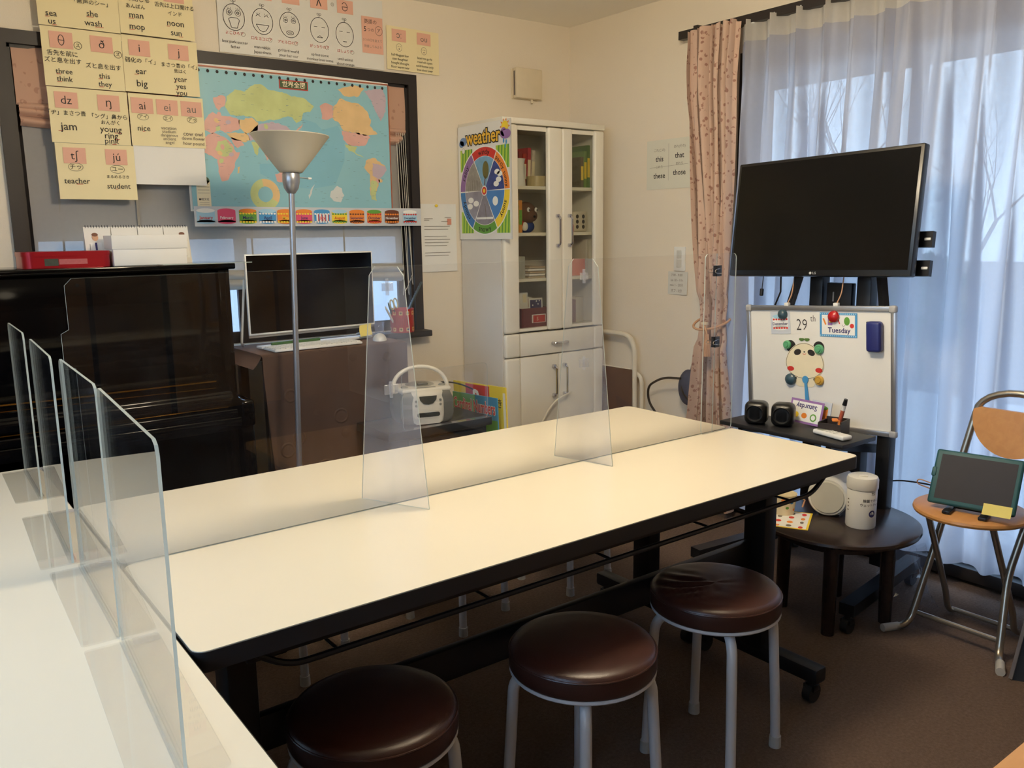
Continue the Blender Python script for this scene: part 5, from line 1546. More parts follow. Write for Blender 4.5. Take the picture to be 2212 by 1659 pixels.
def rod(name, label, cat, base, top, r, m_, parts=None):
    q = thing(name, label, cat, base)
    d = Vector(top) - Vector(base)
    B().bar((0, 0, 0), d, r[0], r[1]).build('body', m_, q, 0)
    return q, d
q, d = rod('ruler', 'dark grey folding ruler slanting out of the red can', 'ruler', (2.045, 3.622, .86), (2.155, 3.585, 1.085), (.030, .006), M('ruler_slate', (66, 80, 84), .4))
for k in range(8):
    B().bar(d * (.55 + k * .05) + Vector((-.010, -.004, 0)), d * (.56 + k * .05) + Vector((-.010, -.004, 0)), .008, .001).build('marking', alum, q, 0)
q = thing('scissors', 'scissors with cream handles standing in the red can', 'scissors', (2.03, 3.595, .865), (0, -.25, .2))
for s_ in (-1, 1):
    B().tube([(s_ * .012 + .011 * math.cos(a * PI / 8), 0, .125 + .024 * math.sin(a * PI / 8)) for a in range(16)], .0035, 8, True).build('handle', M('handle_cream', (214, 206, 160), .4), q)
    B().bar((s_ * .004, 0, 0), (s_ * .008, 0, .105), .008, .002).build('blade', chrome, q, 0)
q = thing('green_pen', 'dark green pen leaning left in the red can', 'pen', (2.025, 3.612, .865), (0, -.33, 0))
B().cyl((0, 0, 0), (0, 0, .125), .005, n=10).build('barrel', M('pen_green', (30, 70, 60), .4), q); B().cyl((0, 0, .125), (0, 0, .135), .004, .002, n=10).build('cap', M('pen_green', (30, 70, 60), .4), q)
q = thing('white_pen', 'white pen leaning far left in the red can', 'pen', (2.020, 3.605, .865), (.05, -.52, 0))
B().cyl((0, 0, 0), (0, 0, .115), .005, n=10).build('barrel', whitepl, q); B().cyl((0, 0, .115), (0, 0, .128), .0045, .002, n=10).build('cap', whitepl, q)

# ------------------------------------------------------------------ black low cabinet with the radio
t = thing('black_cabinet', 'low black cabinet between the brown cloth and the tall cabinet', 'cabinet', (1.80, 3.0, 0))
B().rbox((0, 0, .53), (.50, .27, .035), .004).build('top', M('cabinet_black', (30, 32, 32), .35), t)
B().box(-.235, .235, -.11, .12, 0, .512).build('body', M('cabinet_black', (30, 32, 32), .35), t, 0)
B().box(-.13, .20, -.114, -.111, .10, .48).build('door_glass', M('smoked_glass', (52, 60, 58), .15), t, 0)
for a in ((-.15, -.13, .08, .50), (.20, .22, .08, .50), (-.13, .20, .48, .50), (-.13, .20, .08, .10)):
    B().box(a[0], a[1], -.118, -.111, a[2], a[3]).build('door_frame', M('cabinet_black', (30, 32, 32), .35), t, 0)
RT = .548
t = thing('cd_radio', 'white and silver CD radio with carry handle on the black cabinet', 'radio', (1.785, 3.005, RT), (0, 0, math.radians(-14)))
silv = M('radio_silver', (150, 148, 138), .35, metal=.3); rwh = M('radio_white', (222, 216, 200), .35)
b = B()
def radio_sec(y, w, h, z0): return [(-w / 2, y, z0 + h * .30), (-w / 2 * .93, y, z0 + .008), (-w / 2 * .7, y, z0), (w / 2 * .7, y, z0), (w / 2 * .93, y, z0 + .008), (w / 2, y, z0 + h * .30), (w / 2 * .99, y, z0 + h * .75), (w / 2 * .86, y, z0 + h * .98), (w / 2 * .5, y, z0 + h), (-w / 2 * .5, y, z0 + h), (-w / 2 * .86, y, z0 + h * .98), (-w / 2 * .99, y, z0 + h * .75)]
secs = [radio_sec(-.100, .150, .115, .004), radio_sec(-.088, .225, .135, .002), radio_sec(-.03, .245, .148, 0), radio_sec(.06, .235, .148, 0), radio_sec(.088, .19, .13, .004)]
V = [p for s_ in secs for p in s_]; n = 12; F = [tuple(range(n)), tuple(range(5 * n - 1, 4 * n - 1, -1))]
for k in range(4):
    for j in range(n):
        F.append((k * n + j, (k + 1) * n + j, (k + 1) * n + (j + 1) % n, k * n + (j + 1) % n))
clean(b.add(V, F).build('body', M('radio_grille', (112, 112, 104), .5, metal=.2), t, 50))
secs = [radio_sec(-.103, .128, .119, .003), radio_sec(-.091, .150, .139, .001), radio_sec(-.03, .160, .151, -.0003), radio_sec(.06, .158, .151, -.0003), radio_sec(.09, .13, .133, .003)]
clean(B().add([p for s_ in secs for p in s_], F).build('front_panel', rwh, t, 50))
B().rbox((0, -.005, .138), (.215, .165, .022), .010, 3).build('top_panel', rwh, t)
for s_ in (-1, 1):
    B().ell((s_ * .080, -.04, .146), (.016, .020, .012), 14, 8).build('dial', silv, t)
B().lathe([(.062, 0), (.060, .008), (.045, .013), (.0001, .015)], 36, (0, .012, .143)).build('cd_lid', silv, t)
B().rbox((0, -.030, .158), (.045, .016, .008), .003).build('lid_latch', M('latch_grey', (92, 90, 84), .5), t)
B().rbox((0, -.072, .147), (.085, .016, .008), .003).build('button_row', silv, t)
dsp = [(-.038, .022), (.038, .022), (.034, .004), (.020, -.010), (0, -.014), (-.020, -.010), (-.034, .004)]
B().prism(dsp, 0, .003).xf(Matrix.Translation((0, -.1025, .098)) @ Matrix.Rotation(PI / 2 - .12, 4, 'X')).build('display', M('lcd_dark', (58, 62, 60), .15), t, 0)
for x in (-.055, .055):
    for z in (.100, .082):
        B().cyl((x * .94, -.098, z), (x * .94, -.107, z), .005, n=12).build('button', silv, t)
B().prism(rrect(-.062, -.016, .062, .016, .014), 0, .004).xf(Matrix.Translation((0, -.1005, .042)) @ Matrix.Rotation(PI / 2, 4, 'X')).build('tape_bay_rim', rwh, t, 30)
B().prism(rrect(-.048, -.009, .048, .009, .008), .004, .0055).xf(Matrix.Translation((0, -.1005, .042)) @ Matrix.Rotation(PI / 2, 4, 'X')).build('tape_window', M('lcd_dark', (58, 62, 60), .15), t, 30)
B().tube([(.118 * math.cos(a * PI / 16), .0 + .02 * math.sin(a * PI / 16), .125 + .098 * math.sin(a * PI / 16) ** .8) for a in range(17)], .0085, 10).build('carry_handle', rwh, t)
t = thing('black_cable', 'black power cable looping from the radio to the wall', 'cable', (0, 0, 0))
B().tube(bend([(1.87, 3.07, .66), (1.95, 3.16, .67), (2.05, 3.13, .66), (2.16, 3.08, .60), (2.28, 3.10, .42), (2.36, 3.05, .20), (2.38, 3.05, .004)], .06), .0035, 8).build('cord', blackpl, t)
t = thing('counting_board', 'picture board with red Numbers lettering behind the radio', 'board', (2.092, 3.02, .02), (0, -.05, -PI / 2))
BX = Matrix.Rotation(PI / 2, 4, 'X')
B().box(-.18, .165, -.003, .003, 0, .590).build('board', M('board_blue', (60, 140, 176), .45, var=.1, scale=8), t, 0)
ik = Ink(.0034); ik.rect(pgreen, -.18, .42, .165, .49); ik.rect(pgreen, -.18, .49, .0, .590); ik.k = 1; ik.text(pcream, 'Cardinal Numbers', -.012, .540, .075, w=.05, fit=.33); ik.k = 2; ik.text(pred, 'Cardinal Numbers', -.012, .540, .075, w=.022, fit=.325)
for (nm, mn), (bb_, m_) in ik.L.items():
    bb_.xf(BX).build(nm, m_, t, 0)['kind'] = 'stuff'
t = thing('letter_board', 'tall yellow board with a red letter square behind the Numbers board', 'board', (2.118, 3.03, .02), (0, -.05, -PI / 2))
B().box(-.20, .205, -.003, .003, 0, .635).build('board', pyellow, t, 0)
ik = Ink(.0034); ik.rect(pred, -.10, .43, .085, .63); ik.k = 1; ik.text(pwhite, 'R', -.01, .57, .10, w=.04); ik.text(inkblack, 'みき', .135, .56, .045, w=.004); ik.rect(pcream, .185, .02, .203, .61)
for (nm, mn), (bb_, m_) in ik.L.items():
    bb_.xf(BX).build(nm, m_, t, 0)['kind'] = 'stuff'
t = thing('spare_clear_pane', 'spare clear acrylic pane standing on the black cabinet before the radio', 'divider', (0, 2.868, RT))
pane_sheet('pane', rrect(1.62, 0, 2.03, .235, .02), .003, acry, t)
B().prism(rrect(1.62, -.012, 2.03, .02, .004), .0005, .0025).build('foot_strip', film, t, 0)

# ------------------------------------------------------------------ tall white cabinet
CX0, CX1, CY0, CY1, CT = 2.442, 3.088, 3.295, 3.655, 1.848
cw = M('cabinet_white', (234, 228, 212), .35, var=.02)
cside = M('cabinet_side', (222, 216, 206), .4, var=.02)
t = thing('tall_cabinet', 'tall white cabinet with glass doors in the corner of the room', 'cabinet', (0, 0, 0))
B().box(CX0, CX0 + .018, CY0 + .02, CY1, 0, CT - .025).build('side_panel', cside, t, 0)
B().box(CX1 - .018, CX1, CY0 + .02, CY1, 0, CT - .025).build('side_panel', cw, t, 0)
B().box(CX0 + .018, CX1 - .018, CY1 - .008, CY1, 0, CT - .025).build('back_panel', cw, t, 0)
B().rbox(((CX0 + CX1) / 2, (CY0 + CY1) / 2 - .003, CT - .013), (CX1 - CX0 + .006, CY1 - CY0 + .01, .028), .004).build('cornice', cw, t)
for z in (1.530, 1.306, 1.082, .838):
    B().box(CX0 + .018, CX1 - .018, CY0 + .03, CY1 - .008, z - .008, z + .008).build('shelf', cw, t, 0)
B().box(CX0 + .018, CX1 - .018, CY0 + .02, CY1 - .008, 0, .06).build('plinth', cw, t, 0)
B().box(CX0 + .018, CX1 - .018, CY0 + .025, CY1 - .008, .70, .708).build('shelf', cw, t, 0)
cglass = clear_mat('cabinet_glass', (246, 246, 242), ior=1.5, rough=.0)
def post(x0, x1, z0, z1, nm):
    B().rbox(((x0 + x1) / 2, CY0 + .006, (z0 + z1) / 2), (x1 - x0, .03, z1 - z0), .012, 4).build(nm, cw, t)
for z0, z1 in ((.828, 1.818), (.708, .824), (.06, .704)):
    post(CX0, 2.532, z0, z1, 'corner_stile'); post(3.022, CX1, z0, z1, 'corner_stile')
def gdoor(x0, x1, sx0, sx1, hx):
    d_ = B().rbox(((sx0 + sx1) / 2, CY0, 1.323), (sx1 - sx0, .030, .985), .010, 4).build('glass_door', cw, t)
    B().box(x0, x1, CY0 + .004, CY0 + .022, 1.795, 1.815).build('door_rail', cw, d_, 0)
    B().box(x0, x1, CY0 + .004, CY0 + .022, .832, .846).build('door_rail', cw, d_, 0)
    B().box(x0, x1, CY0 + .010, CY0 + .014, .846, 1.795).build('pane', cglass, d_, 0)
    handle(hx, 1.322, .145, d_)
def handle(x, z, l, par):
    B().tube(bend([(x - .004, CY0 - .014, z + l / 2), (x, CY0 - .036, z + l / 2 - .006), (x, CY0 - .036, z - l / 2 + .006), (x - .004, CY0 - .014, z - l / 2)], .014), .006, 10).build('handle', chrome, par)
    for s_ in (-1, 1):
        B().rbox((x - .004, CY0 - .020, z + s_ * l / 2), (.018, .022, .018), .005, 2).build('handle_foot', chrome, par)
gdoor(2.532, 2.712, 2.712, 2.800, 2.768)
gdoor(2.868, 3.022, 2.802, 2.868, 2.846)
dr = B().rbox((2.777, CY0 + .006, .766), (.488, .026, .112), .003).build('drawer', cw, t)
B().tube(bend([(2.735, CY0 - .008, .763), (2.735, CY0 - .032, .763), (2.825, CY0 - .032, .763), (2.825, CY0 - .008, .763)], .012), .0065, 10).build('handle', chrome, dr)
for x0, x1, hx in ((2.533, 2.776, 2.742), (2.779, 3.021, 2.812)):
    d_ = B().rbox(((x0 + x1) / 2, CY0 + .006, .382), (x1 - x0, .026, .642), .003).build('lower_door', cw, t)
    handle(hx, .57, .15, d_)

# inside the cabinet
def block(name, label, cat, x, y, z, w, d, h, mat, rz=0, rx=0, ry=0, group=None, spine=None):
    q = thing(name, label, cat, (x, y, z), (rx, ry, rz), group)
    if cat == 'book':
        B().box(-w / 2, w / 2, -d / 2, d / 2, 0, h).build('cover', mat, q, 0)
        B().box(-w / 2 + .002, w / 2 - .002, -d / 2 + .004, d / 2 + .0005, .003, h + .0003).build('pages', paperw, q, 0)
        if spine: B().box(-w / 2 + .001, w / 2 - .001, -d / 2 - .0006, -d / 2, h * .25, h * .7).build('spine_label', spine, q, 0)
    else:
        B().rbox((0, 0, h / 2), (w, d, h), .002).build('body', mat, q)
    return q
S1, S2, S3, S4 = 1.5385, 1.3145, 1.0905, .8465
q = thing('white_jug', 'white enamel jug on the top shelf of the cabinet', 'jug', (2.600, 3.40, S1))
B().lathe([(.0001, 0), (.047, 0), (.049, .004), (.045, .06), (.043, .11), (.046, .126), (.049, .132), (.044, .129), (.041, .11), (.045, .006), (.0001, .006)], 32).build('body', whitepl, q)
B().tube([(-.044, 0, .118), (-.060, 0, .152), (-.047, 0, .126)], .006, 8).build('spout', whitepl, q)
B().tube(bend([(.043, .012, .11), (.075, .02, .10), (.07, .02, .035), (.045, .012, .03)], .03), .005, 8).build('handle', whitepl, q)
q = thing('tape_roll', 'roll of pale packing tape beside the white jug', 'tape', (2.712, 3.375, S1))
B().lathe([(.030, 0), (.052, 0), (.052, .05), (.030, .05), (.030, 0)], 32).build('roll', M('packing_tape', (176, 160, 120), .35), q)
B().lathe([(.028, .0), (.030, .0), (.030, .05), (.028, .05), (.028, 0)], 32).build('core', M('tape_core', (60, 52, 46), .7), q)
cols = [(196, 70, 84), (208, 190, 70), (120, 46, 60), (150, 60, 62), (186, 64, 56), (200, 80, 90), (214, 204, 190)]
names = ['pink-red', 'mustard yellow', 'dark maroon', 'dull red', 'bright red', 'rose', 'cream']
for k in range(7):
    block('picture_book', '%s picture book standing behind the white jug on the top shelf' % names[k], 'book', 2.565 + k * .025 + (.03 if k > 2 else 0), 3.52, S1, .020, .14, .165 + .02 * ((k * 3) % 4) * .5, M('book_%d' % k, cols[k], .5, var=.3, scale=60), ry=.05 * (k - 3) * .4, group='picture books on the top shelf', spine=pcream)
block('folder', 'slate-blue file folder on the top shelf right of the door stiles', 'folder', 2.915, 3.42, S1, .105, .012, .155, M('folder_slate', (70, 96, 108), .5), rz=-.15)
for k, (c_, lab) in enumerate((((88, 124, 60), 'green picture book leaning at the right end of the top shelf'), ((118, 150, 72), 'light green picture book at the right end of the top shelf'), ((104, 92, 60), 'olive picture book beside the slate folder'))):
    block('picture_book', lab, 'book', 3.045 - k * .022, 3.46, S1, .018, .20, .215 - .03 * k, M('book_g%d' % k, c_, .4, var=.3, scale=50), group='green books on the top shelf', spine=pyellow)
block('paper_pad', 'pale paper pad behind the slate folder', 'pad', 2.955, 3.53, S1 + .0, .10, .02, .20, M('pad_sage', (176, 182, 150), .6))
for k, (c_, hh, lab) in enumerate((((206, 176, 52), .190, 'yellow picture book at the left end of the second shelf'), ((208, 138, 62), .155, 'orange picture book beside the yellow one on the second shelf'))):
    block('picture_book', lab, 'book', 2.548 + k * .022, 3.40, S2, .019, .15, hh, M('book_y%d' % k, c_, .45, var=.35, scale=60), group='books on the second shelf', spine=pgreen)
q = thing('plush_toy', 'brown stuffed toy in red and blue clothes on the second shelf', 'toy', (2.672, 3.42, S2))
fur = M('plush_brown', (104, 76, 60), .95, var=.15, scale=90, bump=.4)
B().ell((0, 0, .095), (.062, .050, .058), 22, 14).build('head', fur, q)
B().ell((.01, -.035, .082), (.036, .026, .030), 18, 12).build('muzzle', fur, q)
B().ell((0, .005, .03), (.055, .042, .035), 18, 12).build('blue_clothes', M('plush_blue', (30, 60, 132), .9), q)
B().ell((-.045, -.01, .038), (.030, .030, .026), 16, 10).build('red_sleeve', M('plush_red', (170, 34, 44), .9), q)
B().ell((-.030, -.035, .030), (.018, .014, .022), 14, 10).build('white_cuff', whitepl, q)
for s_ in (-1, 1):
    e_ = B().ell((s_ * .024 + .01, -.046, .112), (.010, .005, .012), 12, 8).build('eye', whitepl, q)
    B().ell((s_ * .024 + .012, -.0505, .110), (.004, .003, .005), 10, 6).build('pupil', blackpl, e_)
    B().ell((s_ * .060, .01, .11), (.018, .010, .020), 12, 8).build('ear', fur, q)
B().ell((.012, -.061, .078), (.008, .005, .006), 10, 6).build('nose', blackpl, q)
def die(label, x, y, z, s_, m_, pm, rz):
    q = thing('dice', label, 'dice', (x, y, z), (0, 0, rz))
    B().rbox((0, 0, s_ / 2), (s_, s_, s_), s_ * .10, 3).build('cube', m_, q)
    for a, c_ in ((-.22, -.25), (-.22, 0), (-.22, .25), (.22, -.25), (.22, 0), (.22, .25)):
        B().cyl((a * s_, -s_ / 2 - .0006, s_ / 2 + c_ * s_), (a * s_, -s_ / 2 + .001, s_ / 2 + c_ * s_), s_ * .10, n=16).build('pip', pm, q)
    for a, c_ in ((-.22, -.22), (.22, .22), (0, 0)):
        B().cyl((-s_ / 2 - .0006, a * s_, s_ / 2 + c_ * s_), (-s_ / 2 + .001, a * s_, s_ / 2 + c_ * s_), s_ * .10, n=16).build('pip', pm, q)
        B().cyl((a * s_, c_ * s_, s_ - .001), (a * s_, c_ * s_, s_ + .0006), s_ * .10, n=16).build('pip', pm, q)
die('large white plush dice with black spots on the second shelf', 2.990, 3.42, S2, .105, M('dice_white', (216, 208, 188), .8), inkblack, .1)
die('small coral dice in front of the large white dice', 2.905, 3.352, S2, .038, M('dice_coral', (206, 106, 88), .5), M('dice_dot', (130, 50, 46), .6), -.1)
block('grey_box', 'pale grey cardboard box at the left of the third shelf', 'box', 2.572, 3.40, S3, .085, .10, .108, M('box_grey', (168, 170, 164), .6))
q = thing('orange_bag', 'shiny orange snack bag standing behind the grey box', 'bag', (2.592, 3.475, S3))
def bag(u, v):
    a = u * 2 * PI; k = 1 - .75 * v ** 2
    return (.066 * math.cos(a) * (1 + .15 * v), .040 * math.sin(a) * k, .198 * v + .01 * math.cos(a) * v)
B().grid(bag, 28, 10).build('pouch', M('bag_orange', (214, 128, 40), .25, var=.35, scale=20), q, 60)
q = thing('brown_cloth', 'dark brown folded cloth hanging behind the papers on the third shelf', 'cloth', (2.685, 3.56, S3))
B().grid(lambda u, v: ((u - .5) * .11, -.01 * math.sin(u * 16), .195 * v), 24, 6).build('fabric', M('cloth_dark', (62, 46, 40), .95), q, 60)
q = thing('paper_stack', 'stack of loose papers on the third shelf', 'papers', (2.672, 3.41, S3))
for k in range(5):
    B().box(-.048, .055, -.08, .08, k * .012, k * .012 + .009).xf(Matrix.Rotation(.04 * (k % 3 - 1), 4, 'Z')).build('paper', paperw if k % 2 else M('paper_tan', (180, 160, 132), .7), q, 0)
block('orange_box', 'bright orange box on the third shelf behind the right door', 'box', 2.965, 3.41, S3, .115, .10, .085, M('box_orange', (226, 104, 44), .5))
q = block('file_binder', 'slim white file binder at the right end of the third shelf', 'binder', 3.045, 3.47, S3, .016, .20, .185, M('binder_white', (206, 200, 186), .5))
q = thing('maroon_box', 'maroon magazine box with small red picture on the lowest glass shelf', 'box', (2.668, 3.385, S4))
mar = M('maroon_card', (104, 30, 42), .5)
B().box(-.095, .085, -.055, -.052, 0, .095).build('front', mar, q, 0); B().box(-.095, .085, .052, .055, 0, .095).build('back', mar, q, 0)
B().box(-.095, -.092, -.052, .052, 0, .095).build('side', mar, q, 0); B().box(.082, .085, -.052, .052, 0, .095).build('side', mar, q, 0); B().box(-.092, .082, -.052, .052, 0, .003).build('bottom', mar, q, 0)
ik = Ink(.0006); ik.rect(pwhite, -.03, .02, .06, .062); ik.k = 1; ik.rect(M('mini_red', (196, 40, 36), .5), -.022, .022, .055, .058); ik.k = 2; ik.text(pcream, 'S', .006, .040, .026)
for (nm, mn), (bb_, m_) in ik.L.items():
    bb_.xf(Matrix.Translation((0, -.055, 0)) @ Matrix.Rotation(PI / 2, 4, 'X')).build(nm, m_, q, 0)['kind'] = 'stuff'
fl = [('white card with a dark blue starred flag in the maroon box', .035, navy, .135), ('white card with a pointed top in the maroon box', -.045, pcream, .165), ('white card with a red and blue corner in the maroon box', -.005, pred, .14)]
for k, (lab, x, m_, hh) in enumerate(fl):
    q = thing('flag_card', lab, 'card', (2.668 + x, 3.375 + .018 * k, S4 + .004), (-.06, 0, 0), 'flag cards in the maroon box')
    B().box(-.045, .045, -.001, .001, 0, hh).build('card', paperw, q, 0)
    B().box(-.036 if k == 0 else .012, .036, -.0018, -.0012, hh - .05, hh - .008).build('flag', m_, q, 0)
    if k == 0:
        for a, c_ in ((-.02, -.04), (.005, -.02), (.015, -.035), (.024, -.018)):
            B().ell((a, -.0022, hh + c_ + .005), (.004, .0006, .004), 8, 6).build('star', pwhite, q)
for k, (c_, lab) in enumerate((((150, 160, 160), 'grey file standing at the left end of the lowest glass shelf'), ((52, 76, 110), 'blue file beside the grey one on the lowest glass shelf'))):
    block('file', lab, 'file', 2.540 + k * .018, 3.41, S4, .014, .14, .15 - .02 * k, M('file_%d' % k, c_, .4), group='files on the lowest glass shelf')
block('maroon_case', 'maroon case on the lowest shelf behind the right door', 'case', 2.912, 3.41, S4, .075, .12, .12, M('case_maroon', (112, 56, 66), .6))
block('pale_case', 'pale beige case beside the maroon case', 'case', 2.985, 3.42, S4, .055, .12, .13, M('case_beige', (190, 182, 160), .6))

# weather poster on the side of the cabinet
t = thing('weather_poster', 'weather wheel poster taped to the side of the white cabinet', 'poster', (CX0 - .004, 3.655, 1.285), WALL_R)
PW, PH = .455, .548
gl_ = M('poster_white', (236, 234, 228), .3, var=.01)
curl = lambda x, y: .003 + (.010 * max(0, (x - .434) / .021) ** 2)
B().grid(lambda u, v: (u * PW, v * PH, curl(u * PW, 0)), 30, 4).build('paper', gl_, t)
ik = Ink(.0)
def Z(k): ik.z = .0006; ik.k = k
cx, cy, R_ = .222, .232, .205
Z(1)
for x0, y0 in ((.02, .03), (.32, .03), (.02, .33), (.32, .33)):
    ik.rect(M('poster_lime', (176, 206, 70), .35), x0, y0, x0 + .105, y0 + .105)
Z(2)
for x0, y0 in ((.02, .03), (.32, .03), (.02, .33), (.32, .33)):
    for q in range(4):
        sx0 = x0 + .012 + q * .025
        ik.poly(pgreen, [(sx0, y0), (sx0 + .010, y0), (sx0 + .018, y0 + .105), (sx0 + .006, y0 + .105)])
Z(3); ik.ell(pwhite, cx, cy, R_ + .006, None, 48)
seg = [(90, pred, 'windy'), (30, porange, 'partly sunny'), (-30, pyellow, 'sunny'), (-90, pgreen, 'snowy'), (-150, M('poster_blue', (52, 122, 190), .35), 'cloudy'), (150, ppurple, 'rainy')]
pics = [M('pic_windy', (120, 170, 206), .35, var=.3, scale=25), M('pic_partly', (54, 72, 140), .35, var=.8, scale=22), M('pic_sunny', (70, 130, 200), .35, var=.2, scale=8), M('pic_snowy', (136, 132, 146), .35, var=.35, scale=30), M('pic_cloudy', (150, 148, 164), .35, var=.45, scale=16), M('pic_rainy', (150, 146, 140), .35, var=.4, scale=40)]
Z(4)
for (a, m_, s_), pm in zip(seg, pics):
    ik.sector(m_, cx, cy, R_ * .80, R_, a - 29.2, a + 29.2); ik.sector(pm, cx, cy, 0, R_ * .79, a - 29, a + 29)
Z(5)
for a, m_, s_ in seg:
    ik.arc_text(inkblack, s_, cx, cy, R_ * .895, a, .036 if len(s_) < 8 else .031, inward=s_ in ('snowy',), w=.012)
def pol(r, a): return (cx + R_ * r * math.cos(math.radians(a)), cy + R_ * r * math.sin(math.radians(a)))
ik.ell(M('tree_olive', (110, 104, 56), .5), *pol(.48, 82), .026, .042); ik.line(pbrown, [pol(.12, 84), pol(.34, 82)], .007)
ik.ell(pwhite, *pol(.5, -30), .022); ik.ell(psky, *pol(.5, -30), .034, .034, name='halo') if False else None
for a, r in ((22, .62), (38, .66), (30, .72), (16, .5)): ik.ell(pwhite, *pol(r, a), .022, .013, 12)
for a, r in ((-140, .45), (-160, .6), (-150, .7)): ik.ell(pwhite, *pol(r, a), .024, .014, 12)
for q in range(7): ik.line(inkgrey, [pol(.3 + .06 * q, 132 + 5 * q), (pol(.3 + .06 * q, 132 + 5 * q)[0] - .004, pol(.3 + .06 * q, 132 + 5 * q)[1] - .045)], .0025)
ik.line(pwhite, [pol(.72, -118), pol(.72, -62)], .010); ik.line(inkgrey, [pol(.3, -88), pol(.68, -84)], .004)
Z(6); ik.ell(pwhite, cx, cy, .024); Z(7); ik.ell(pred, cx, cy, .019); Z(8); ik.ell(pyellow, cx, cy, .010)
Z(5); ik.text(inkblack, 'weather', .215, .487, .092, w=.075, fit=.300); Z(6); ik.text(M('poster_gold', (240, 190, 60), .35), 'weather', .215, .487, .092, w=.02, fit=.285)
ik.ell(M('cloud_blue', (110, 140, 190), .4), .05, .475, .030, .020); ik.ell(M('cloud_blue', (110, 140, 190), .4), .035, .465, .022, .016); ik.ell(pwhite, .05, .43, .012, .012); ik.ring(inkgrey, .05, .43, .012, .012, .0014)
ik.ell(pyellow, .395, .515, .026); 
for q in range(10): ik.poly(porange, [(.395 + .028 * math.cos(q * .628 + .2), .515 + .028 * math.sin(q * .628 + .2)), (.395 + .028 * math.cos(q * .628 - .2), .515 + .028 * math.sin(q * .628 - .2)), (.395 + .040 * math.cos(q * .628), .515 + .040 * math.sin(q * .628))])
Z(7); ik.ell(ppurple, .40, .482, .042, .022); ik.ell(ppurple, .385, .492, .022, .020); ik.ell(pblue, .385, .452, .006, .011); ik.ell(pblue, .405, .446, .006, .011); ik.ell(pblue, .398, .428, .005, .010)
for (nm, mn), (bb_, m_) in ik.L.items():
    bb_.v = [(x, y, z + curl(x, y)) for x, y, z in bb_.v]
    bb_.build(nm, m_, t, 0)['kind'] = 'stuff'

# ------------------------------------------------------------------ on the right wall
t = thing('word_sign', 'laminated this that these those sign on the right wall', 'sign', (XR - .001, 3.076, 1.517), WALL_R)
B().box(0, .283, 0, .236, 0, .0015).build('sheet', M('sign_white', (222, 220, 204), .3, var=.02), t, 0)
ik = Ink(.0021)
for x, y_, s_, j in ((.085, .145, 'this', 'これ(この)'), (.215, .155, 'that', 'あれ(その)'), (.085, .065, 'these', 'これら'), (.215, .075, 'those', 'あれら')):
    ik.text(inkblack, s_, x, y_, .036, w=.012); ik.text(inkgrey, j, x, y_ + .042, .016)
ik.line(inkgrey, [(.145, .04), (.145, .215)], .001); ik.line(inkgrey, [(.02, .105), (.27, .112)], .001)
ik.build(t)
t = thing('light_switch', 'white wall light switch above the handwritten note', 'switch', (XR, 2.845, 1.178), WALL_R)
B().rbox((0, 0, .004), (.072, .118, .008), .003).build('plate', whitepl, t)
for y_ in (.022, -.022): B().rbox((0, y_, .009), (.030, .040, .005), .002).build('rocker', M('switch_grey', (206, 204, 196), .4), t)
t = thing('handwritten_note', 'small handwritten note taped below the light switch', 'note', (XR - .001, 2.920, 1.004), WALL_R)
B().grid(lambda u, v: (u * .128, v * .112, .0015 + .006 * u * (1 - v)), 6, 6).build('paper', M('note_pale', (214, 214, 206), .8), t)
ik = Ink(.006)
for y_, s_ in ((.095, '7:00 - 9:00'), (.070, 'on 10 - 11h'), (.046, 'min 1 - 20分'), (.018, 'オフ - 5分')): ik.text(inkgrey, s_, .058, y_, .017, w=.004)
for (nm, mn), (bb_, m_) in ik.L.items():
    bb_.v = [(x, y, .0022 + .006 * (x / .128) * (1 - y / .112)) for x, y, z in bb_.v]
    bb_.build(nm, m_, t, 0)['kind'] = 'stuff'
# folded white-framed chair in the gap beside the cabinet
t = thing('folded_chair', 'folded white-framed chair with brown seat leaning beside the tall cabinet', 'chair', (0, 0, 0))
wpipe = M('white_pipe', (222, 214, 196), .35)
B().tube(bend([(3.125, 3.56, .02), (3.128, 3.48, .785), (3.132, 3.10, .785), (3.132, 3.085, .02)], .10, 8), .013, 12).build('frame', wpipe, t)
B().tube(bend([(3.155, 3.54, .02), (3.150, 3.50, .58), (3.148, 3.06, .585), (3.150, 3.055, .02)], .06, 8), .011, 12).build('leg_frame', wpipe, t)
B().grid(lambda u, v: (3.118 - .008 * math.sin(u * PI), 3.52 - .42 * u, .03 + (.575 - .10 * math.sin(max(0, (u - .0)) * 1.2) * 0) * v - (.16 * max(0, .45 - u) if v > .5 else 0)), 14, 10).build('seat', M('seat_brown', (86, 62, 52), .6), t, 60)
B().tube([(3.128, 3.47, .60), (3.128, 3.12, .60)], .008, 8).build('cross_bar', wpipe, t)
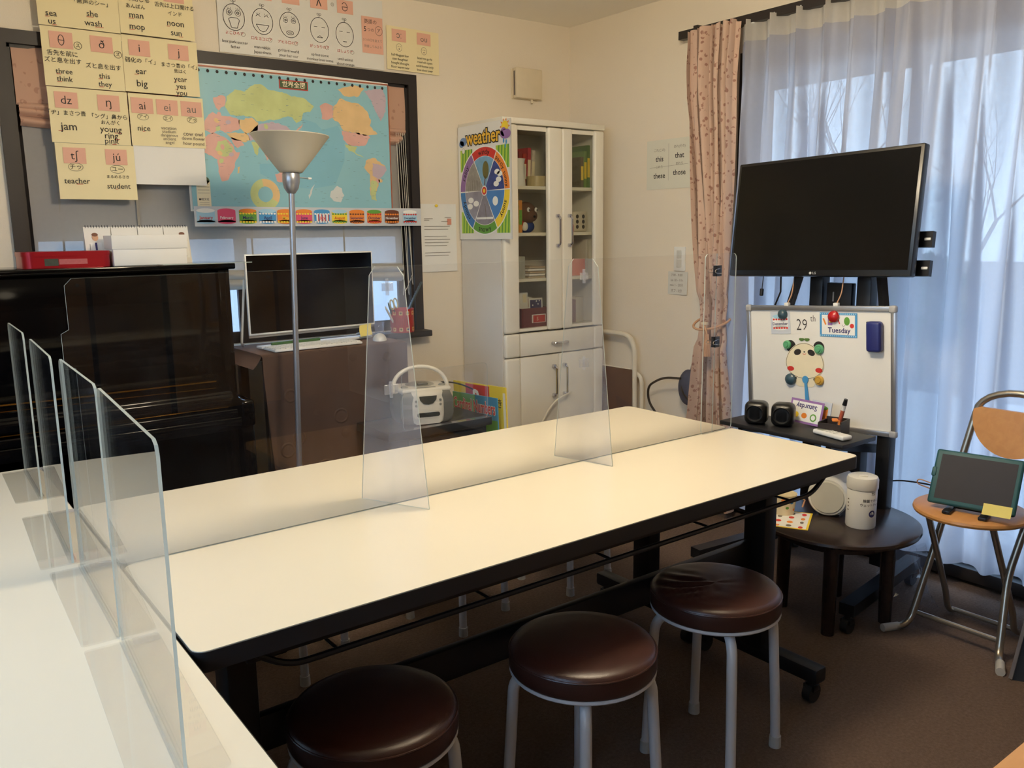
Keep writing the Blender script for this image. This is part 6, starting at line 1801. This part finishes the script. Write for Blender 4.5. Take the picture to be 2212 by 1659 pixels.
# dark blue bag and its cord
t = thing('blue_bag', 'dark blue round bag hanging behind the pink curtain', 'bag', (3.115, 2.715, .565))
nb_ = M('bag_navy', (46, 60, 84), .7)
B().ell((0, 0, 0), (.04, .055, .088), 24, 16).build('pouch', nb_, t)
B().tube(bend([(-.03, .02, .03), (-.043, .0, -.02), (-.03, -.035, -.06)], .03), .004, 6).build('strap', blackpl, t)
B().tube([(-.01, -.02, .085), (0, -.03, .16), (.03, -.035, .26)], .003, 6).build('hanging_cord', blackpl, t)
t = thing('looped_cable', 'black cable looping from the blue bag down behind the tables', 'cable', (0, 0, 0))
B().tube(bend([(3.08, 2.735, .61), (3.09, 2.86, .60), (3.10, 2.97, .54), (3.10, 2.965, .46), (3.10, 2.88, .38), (3.10, 2.80, .30), (3.10, 2.80, .01)], .08), .006, 8).build('cord', blackpl, t)
t = thing('white_cable', 'white cable drooping in front of the tall cabinet doors', 'cable', (0, 0, 0))
B().tube(bend([(2.84, 3.262, .50), (2.72, 3.255, .47), (2.62, 3.25, .36), (2.58, 3.23, .15), (2.60, 3.18, .006)], .08), .005, 8).build('cord', cordw, t)

# wall socket cable and bag on the floor, board and table corner at the right edge
t = thing('clear_bag', 'crumpled clear plastic bag on the floor under the sheer curtain', 'bag', (2.86, 1.46, 0))
rnd = random.Random(5)
b = B()
def bagf(u, v):
    a = u * 2 * PI; r = (.10 - .05 * v) * (1 + .25 * math.sin(a * 3 + v * 4) + .12 * math.sin(a * 7 + v * 9))
    return (r * math.cos(a) * .8, r * math.sin(a), .20 * v + .01 * math.sin(a * 5))
b.grid(bagf, 40, 14).build('film', film, t, 0)
t = thing('leaning_board', 'pale-edged dark board leaning at the right edge of the picture', 'board', (2.55, .958, 0))
e0, e1, dd = Vector((0, 0, 0)), Vector((0, -.075, .55)), Vector((.22, -.40, 0))
nn = (e1 - e0).cross(dd).normalized() * .005
B().add([e0, e0 + dd, e1 + dd, e1, e0 + nn, e0 + dd + nn, e1 + dd + nn, e1 + nn], [(0, 1, 2, 3), (7, 6, 5, 4), (0, 4, 5, 1), (1, 5, 6, 2), (2, 6, 7, 3), (3, 7, 4, 0)]).build('panel', M('board_dark', (48, 54, 60), .5), t, 0)
B().bar(e0 + Vector((0, .004, .004)), e1 + Vector((0, .004, 0)), .010, .012, (1, 0, 0)).build('edge_trim', alum, t, 0)
t = thing('wooden_table', 'corner of a light wooden table at the lower right of the picture', 'table', (1.66, .26, 0))
B().prism(rrect(-.46, -.42, .32, .268, .03, 8), .425, .45).build('top', wood_mat('table_beech', (214, 164, 104), (196, 142, 82), .4, (3, 24, 24)), t, 30)
for x in (-.40, .26):
    for y in (-.36, .2):
        B().rbox((x, y, .2125), (.04, .04, .425), .004).build('leg', beech, t)
